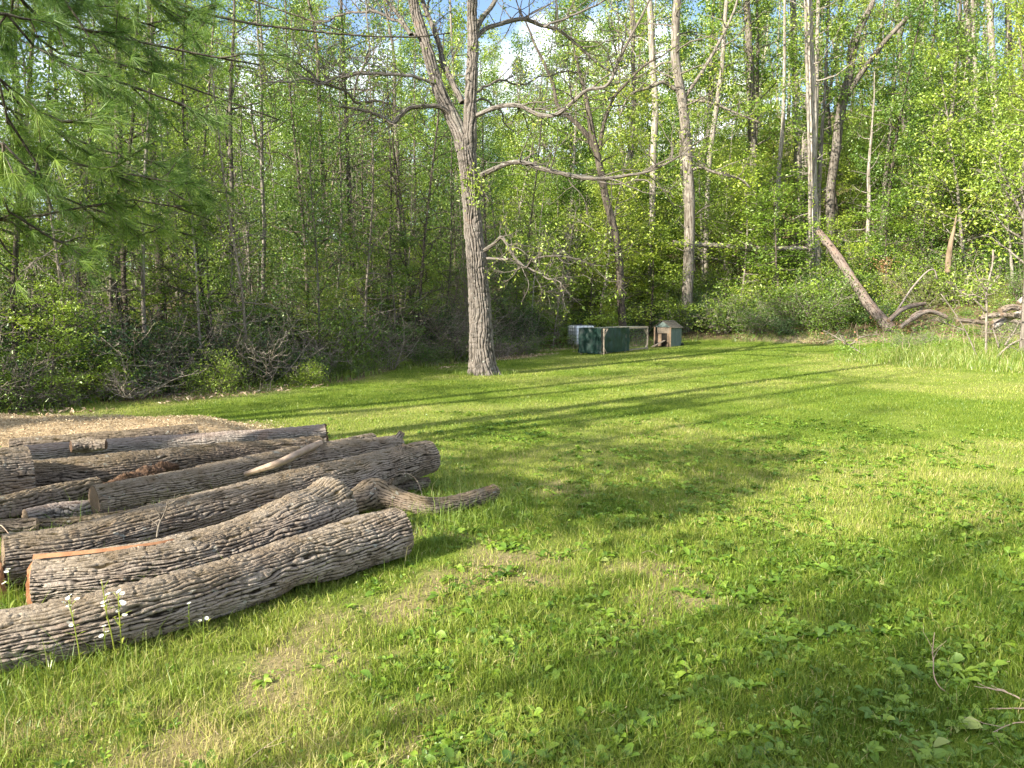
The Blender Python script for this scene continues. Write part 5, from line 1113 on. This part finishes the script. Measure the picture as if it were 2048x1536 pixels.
    # the unseen side of the crown
    for i in range(20):
        z = rng.uniform(2.4, 7.0); a = rng.uniform(1.9, 6.0); L_ = (8.2-z)*.4*rng.uniform(.7, 1.1); d = np.array([math.cos(a), math.sin(a), .12])
        if d[0] > .2 and z < 6.5: continue
        bough([st(z), tuple(b+np.array([0, 0, z])+d*L_*.5), tuple(b+np.array([0, 0, z])+d*L_+np.array([0, 0, -.1*L_]))], .02, 14, .6, 5, .4)
    C = np.array(C); D = np.array(D); VV = np.array(VV); rep = rng.random(len(C)) < .6; C = np.vstack([C, C[rep]+rng.normal(0, .06, (rep.sum(), 3))]); D = np.vstack([D, D[rep]]); VV = np.append(VV, VV[rep])
    needles(nd, C, D, 38, .10, .0018, rng, .55, np.array(VV))
    for mb in (wd, nd, br): mb.v = [v-b for v in mb.v]
    br.build('trunk', M['bark_big'], o); wd.build('boughs', M['bark_dark'], o); nd.build('needles', M['needle'], o, smooth=False)
pine()
# trees standing behind the photographer, out of view; they throw the shade on the lawn
BG = 'trees standing behind the viewpoint'
for i, (key, v, x, y, sc, rz, lb) in enumerate((
    ('tall', 0, -11.0, -8.0, .58, 0, 'leafy tree behind the viewpoint shading the near grass'),
    ('under', 1, -4.6, -3.0, .62, 1, 'small leafy tree just behind the viewpoint'),
    ('pole', 0, -9.4, -1.2, .45, 2, 'second small leafy tree behind the viewpoint'), ('pole', 2, -8.2, -2.9, .45, 2, 'fourth small leafy tree behind the viewpoint'), ('pole', 1, -9.9, -5.4, .5, 2, 'fifth small leafy tree behind the viewpoint'),
    ('sap', 0, -5.6, -4.6, .8, 2, 'third small leafy tree behind the viewpoint'), ('sap', 3, -6.6, -5.9, .7, 2, 'sixth small leafy tree behind the viewpoint'),
    ('bare', 0, -9.3, 3.2, 1.0, 0, 'bare-stemmed tree left of the log pile'), ('bare', 1, -12.4, -.3, 1.0, 1, 'bare-stemmed tree further left behind the viewpoint'),
    ('bare', 0, -14.0, 2.9, 1.0, 2, 'bare-stemmed tree left of the chip heap'), ('bare', 1, -16.5, 7.0, 1.0, 3, 'bare-stemmed tree far left of the chip heap'),
    ('bare', 0, -17.5, .5, 1.1, 4, 'tall bare-stemmed tree far left of the viewpoint'),
    ('sap', 2, -7.6, -4.4, .72, 1, 'seventh small leafy tree behind the viewpoint'), ('bare', 0, -13.2, -2.4, .85, 3, 'short bare-stemmed tree left behind the viewpoint'), ('pole', 0, -7.6, -.9, .36, 3, 'slender leafy pole tree just left of the viewpoint'),
    ('sap', 4, -13.4, 5.4, .9, 0, 'thin tree left of the logs outside the view'),
    ('tall', 2, -9.0, -12.0, .7, 3, 'tree far behind the viewpoint'))):
    put(key, v, x, y, rz, sc, lb, BG)
# ---------------------------------------------------------------- white wild flowers in front of the logs
def flower(label, base, hgt, seed, heads, lean=0.):
    rng = np.random.default_rng(seed); b = np.array(base); o = empty('wild_flower', base, label, 'flower', 'white wild flowers by the front log')
    st, pt, ct = MB(), MB(), MB(); lf = st; P = wob(rng, (0, 0, -.01), (lean, rng.normal(0, .06), 1), hgt, 9, .035); tube(st, P, np.linspace(.0034, .0018, 9), 5, v=.85)
    for i in range(9):
        k = rng.integers(0, 7); a = rng.uniform(0, 6.28); d = np.array([math.cos(a), math.sin(a), .8]); L_ = rng.uniform(.03, .06); w_ = L_*.14; s = np.cross(unit(d), [0, 0, 1]); p = P[k]; m = p+d*L_*.5; t = p+d*L_+np.array([0, 0, -.012])
        lf.add([p-s*w_*.4, p+s*w_*.4, m+s*w_, m-s*w_, t], [np.array([[0, 1, 2, 3]]), np.array([[3, 2, 4]])], 0, v=np.full(5, .85))
    for i in range(heads):
        k = rng.integers(5, 8) if i else 8; a = rng.uniform(0, 6.28); p = P[k]; q = p+np.array([math.cos(a)*rng.uniform(.012, .035), math.sin(a)*rng.uniform(.012, .03), rng.uniform(.015, .05)]) if i else P[-1]
        if i: tube(st, [p, (p+q)/2+[0, 0, .004], q], [.0014]*3, 4, v=.85)
        pt = MB(); n = 16; nrm = unit([rng.normal(0, .3), rng.normal(-.2, .3), 1]); e1_ = unit(np.cross(nrm, [1, .2, 0])); e2_ = np.cross(nrm, e1_); r = rng.uniform(.009, .013)
        for z in range(n):
            a = z*2*PI/n; d = e1_*math.cos(a)+e2_*math.sin(a); s = np.cross(nrm, d); pt.add([q+d*.002-s*.0009, q+d*.002+s*.0009, q+d*r+s*.0016+nrm*.001, q+d*r-s*.0016+nrm*.001], np.array([[0, 1, 2, 3]]), 0, v=np.full(4, rng.random()))
        th = np.linspace(0, 2*PI, 9)[:-1]; ct.add([q+nrm*.003]+[q+(e1_*math.cos(a)+e2_*math.sin(a))*.0035 for a in th], np.array([[0, 1+j, 1+(j+1) % 8] for j in range(8)]), 1)
        pt.v.append(ct.v[0]); pt.f.append(ct.f[0]+pt.n); pt.mi.append(ct.mi[0]); pt.n += len(ct.v[0]); pt.a['v'].append(np.zeros(len(ct.v[0]))); ct = MB(); pt.build('flower_head', [M['petal'], M['petal_centre']], o, smooth=False)
    st.build('stem', M['tall_grass'], o); 
plain('petal_centre', (.5, .38, .05), (.62, .48, .08), 50)
for i, (x, yb, yt, hd, lb) in enumerate(((163, 1345, 1180, 7, 'white-topped wild flower, leftmost of the three tall ones before the front log'), (232, 1320, 1140, 8, 'tallest white wild flower before the front log'), (246, 1322, 1168, 7, 'white wild flower just right of the tallest one'), (107, 1345, 1258, 2, 'short wild flower with two small white heads left of the tall ones'),
     (215, 1330, 1240, 3, 'half-height wild flower between the tall ones'), (23, 1335, 1235, 1, 'thin budding wild flower near the left frame edge'), (268, 1290, 1255, 2, 'low white wild flower at the foot of the front log'), (381, 1280, 1195, 1, 'bud-topped single stem before the front log'), (400, 1280, 1235, 1, 'first of two thin pale-headed stems right of the bud-topped stem'), (418, 1275, 1228, 1, 'second thin pale-headed stem right of the bud-topped stem'),
     (18, 1225, 1210, 3, 'white wild flower showing behind the front log by the left frame edge'), (565, 945, 895, 2, 'yellow-green wild flower growing between the far logs'))):
    p = at(x, yb) if i not in (10, 11) else at(x, yb+ (40 if i == 10 else 30)); hh = (yb-yt)/FPX*p.y*1.02 if i not in (10, 11) else .33; flower(lb, tuple(p), hh, 300+i, hd)
# sticks lying in the grass
def stick(label, pts, dz, r, seed, forks=3, m='bare_wood'):
    rng = np.random.default_rng(seed); P = [tuple(at(x, y, z)) for (x, y), z in zip(pts, dz)]; b = np.array(P[0]); mb = MB(); r *= .72; Q = spline(P, 20); Q += (np.stack([fbm(Q[:, 0]*8, Q[:, 1]*8, s) for s in (1., 2., 3.)], 1)-.5)*.03; tube(mb, Q-b, np.linspace(r, r*.5, 20), 6)
    for i in range(forks): k = rng.integers(6, 18); tube(mb, wob(rng, Q[k], unit(Q[k+1]-Q[k])+rng.normal(0, .5, 3)*[1, 1, .3], rng.uniform(.06, .18), 5, .2)-b, np.linspace(r*.5, r*.2, 5), 4)
    o = mb.build('stick', M[m]); o.location = b; tag(o, label, 'stick')
stick('thin crooked stick standing up in the weeds at the lower right', [(1902, 1392), (1872, 1360), (1866, 1300), (1868, 1262)], [.0, .06, .15, .22], .004, 1, 4)
stick('pale split stick pointing in from the right frame edge', [(2075, 1405), (2030, 1392), (1988, 1378)], [.03, .035, .05], .007, 2, 3)
stick('straight pale stick at the right frame edge above the corner', [(2080, 1418), (2030, 1418), (1985, 1420)], [.03]*3, .005, 3, 1)
stick('stick slanting from the lower right frame edge into the grass', [(2070, 1440), (2030, 1452), (1990, 1468)], [.03]*3, .004, 4, 2)
stick('small forked pale twig in the mid lawn weeds', [(1172, 1108), (1176, 1100), (1172, 1093)], [.0, .03, .06], .003, 5, 2)
stick('long fine dead stem lying across the grass at the bottom', [(470, 1536), (520, 1500), (570, 1470)], [.04, .05, .06], .002, 6, 2)
stick('small curved pale twig in the grass right of the curved limb', [(1285, 1108), (1300, 1103), (1318, 1108)], [.02, .03, .02], .003, 7, 1)
stick('pale thin stick leaning over the low log at the left edge', [(-20, 1042), (8, 1056), (22, 1070)], [.14, .12, .11], .006, 8, 1)
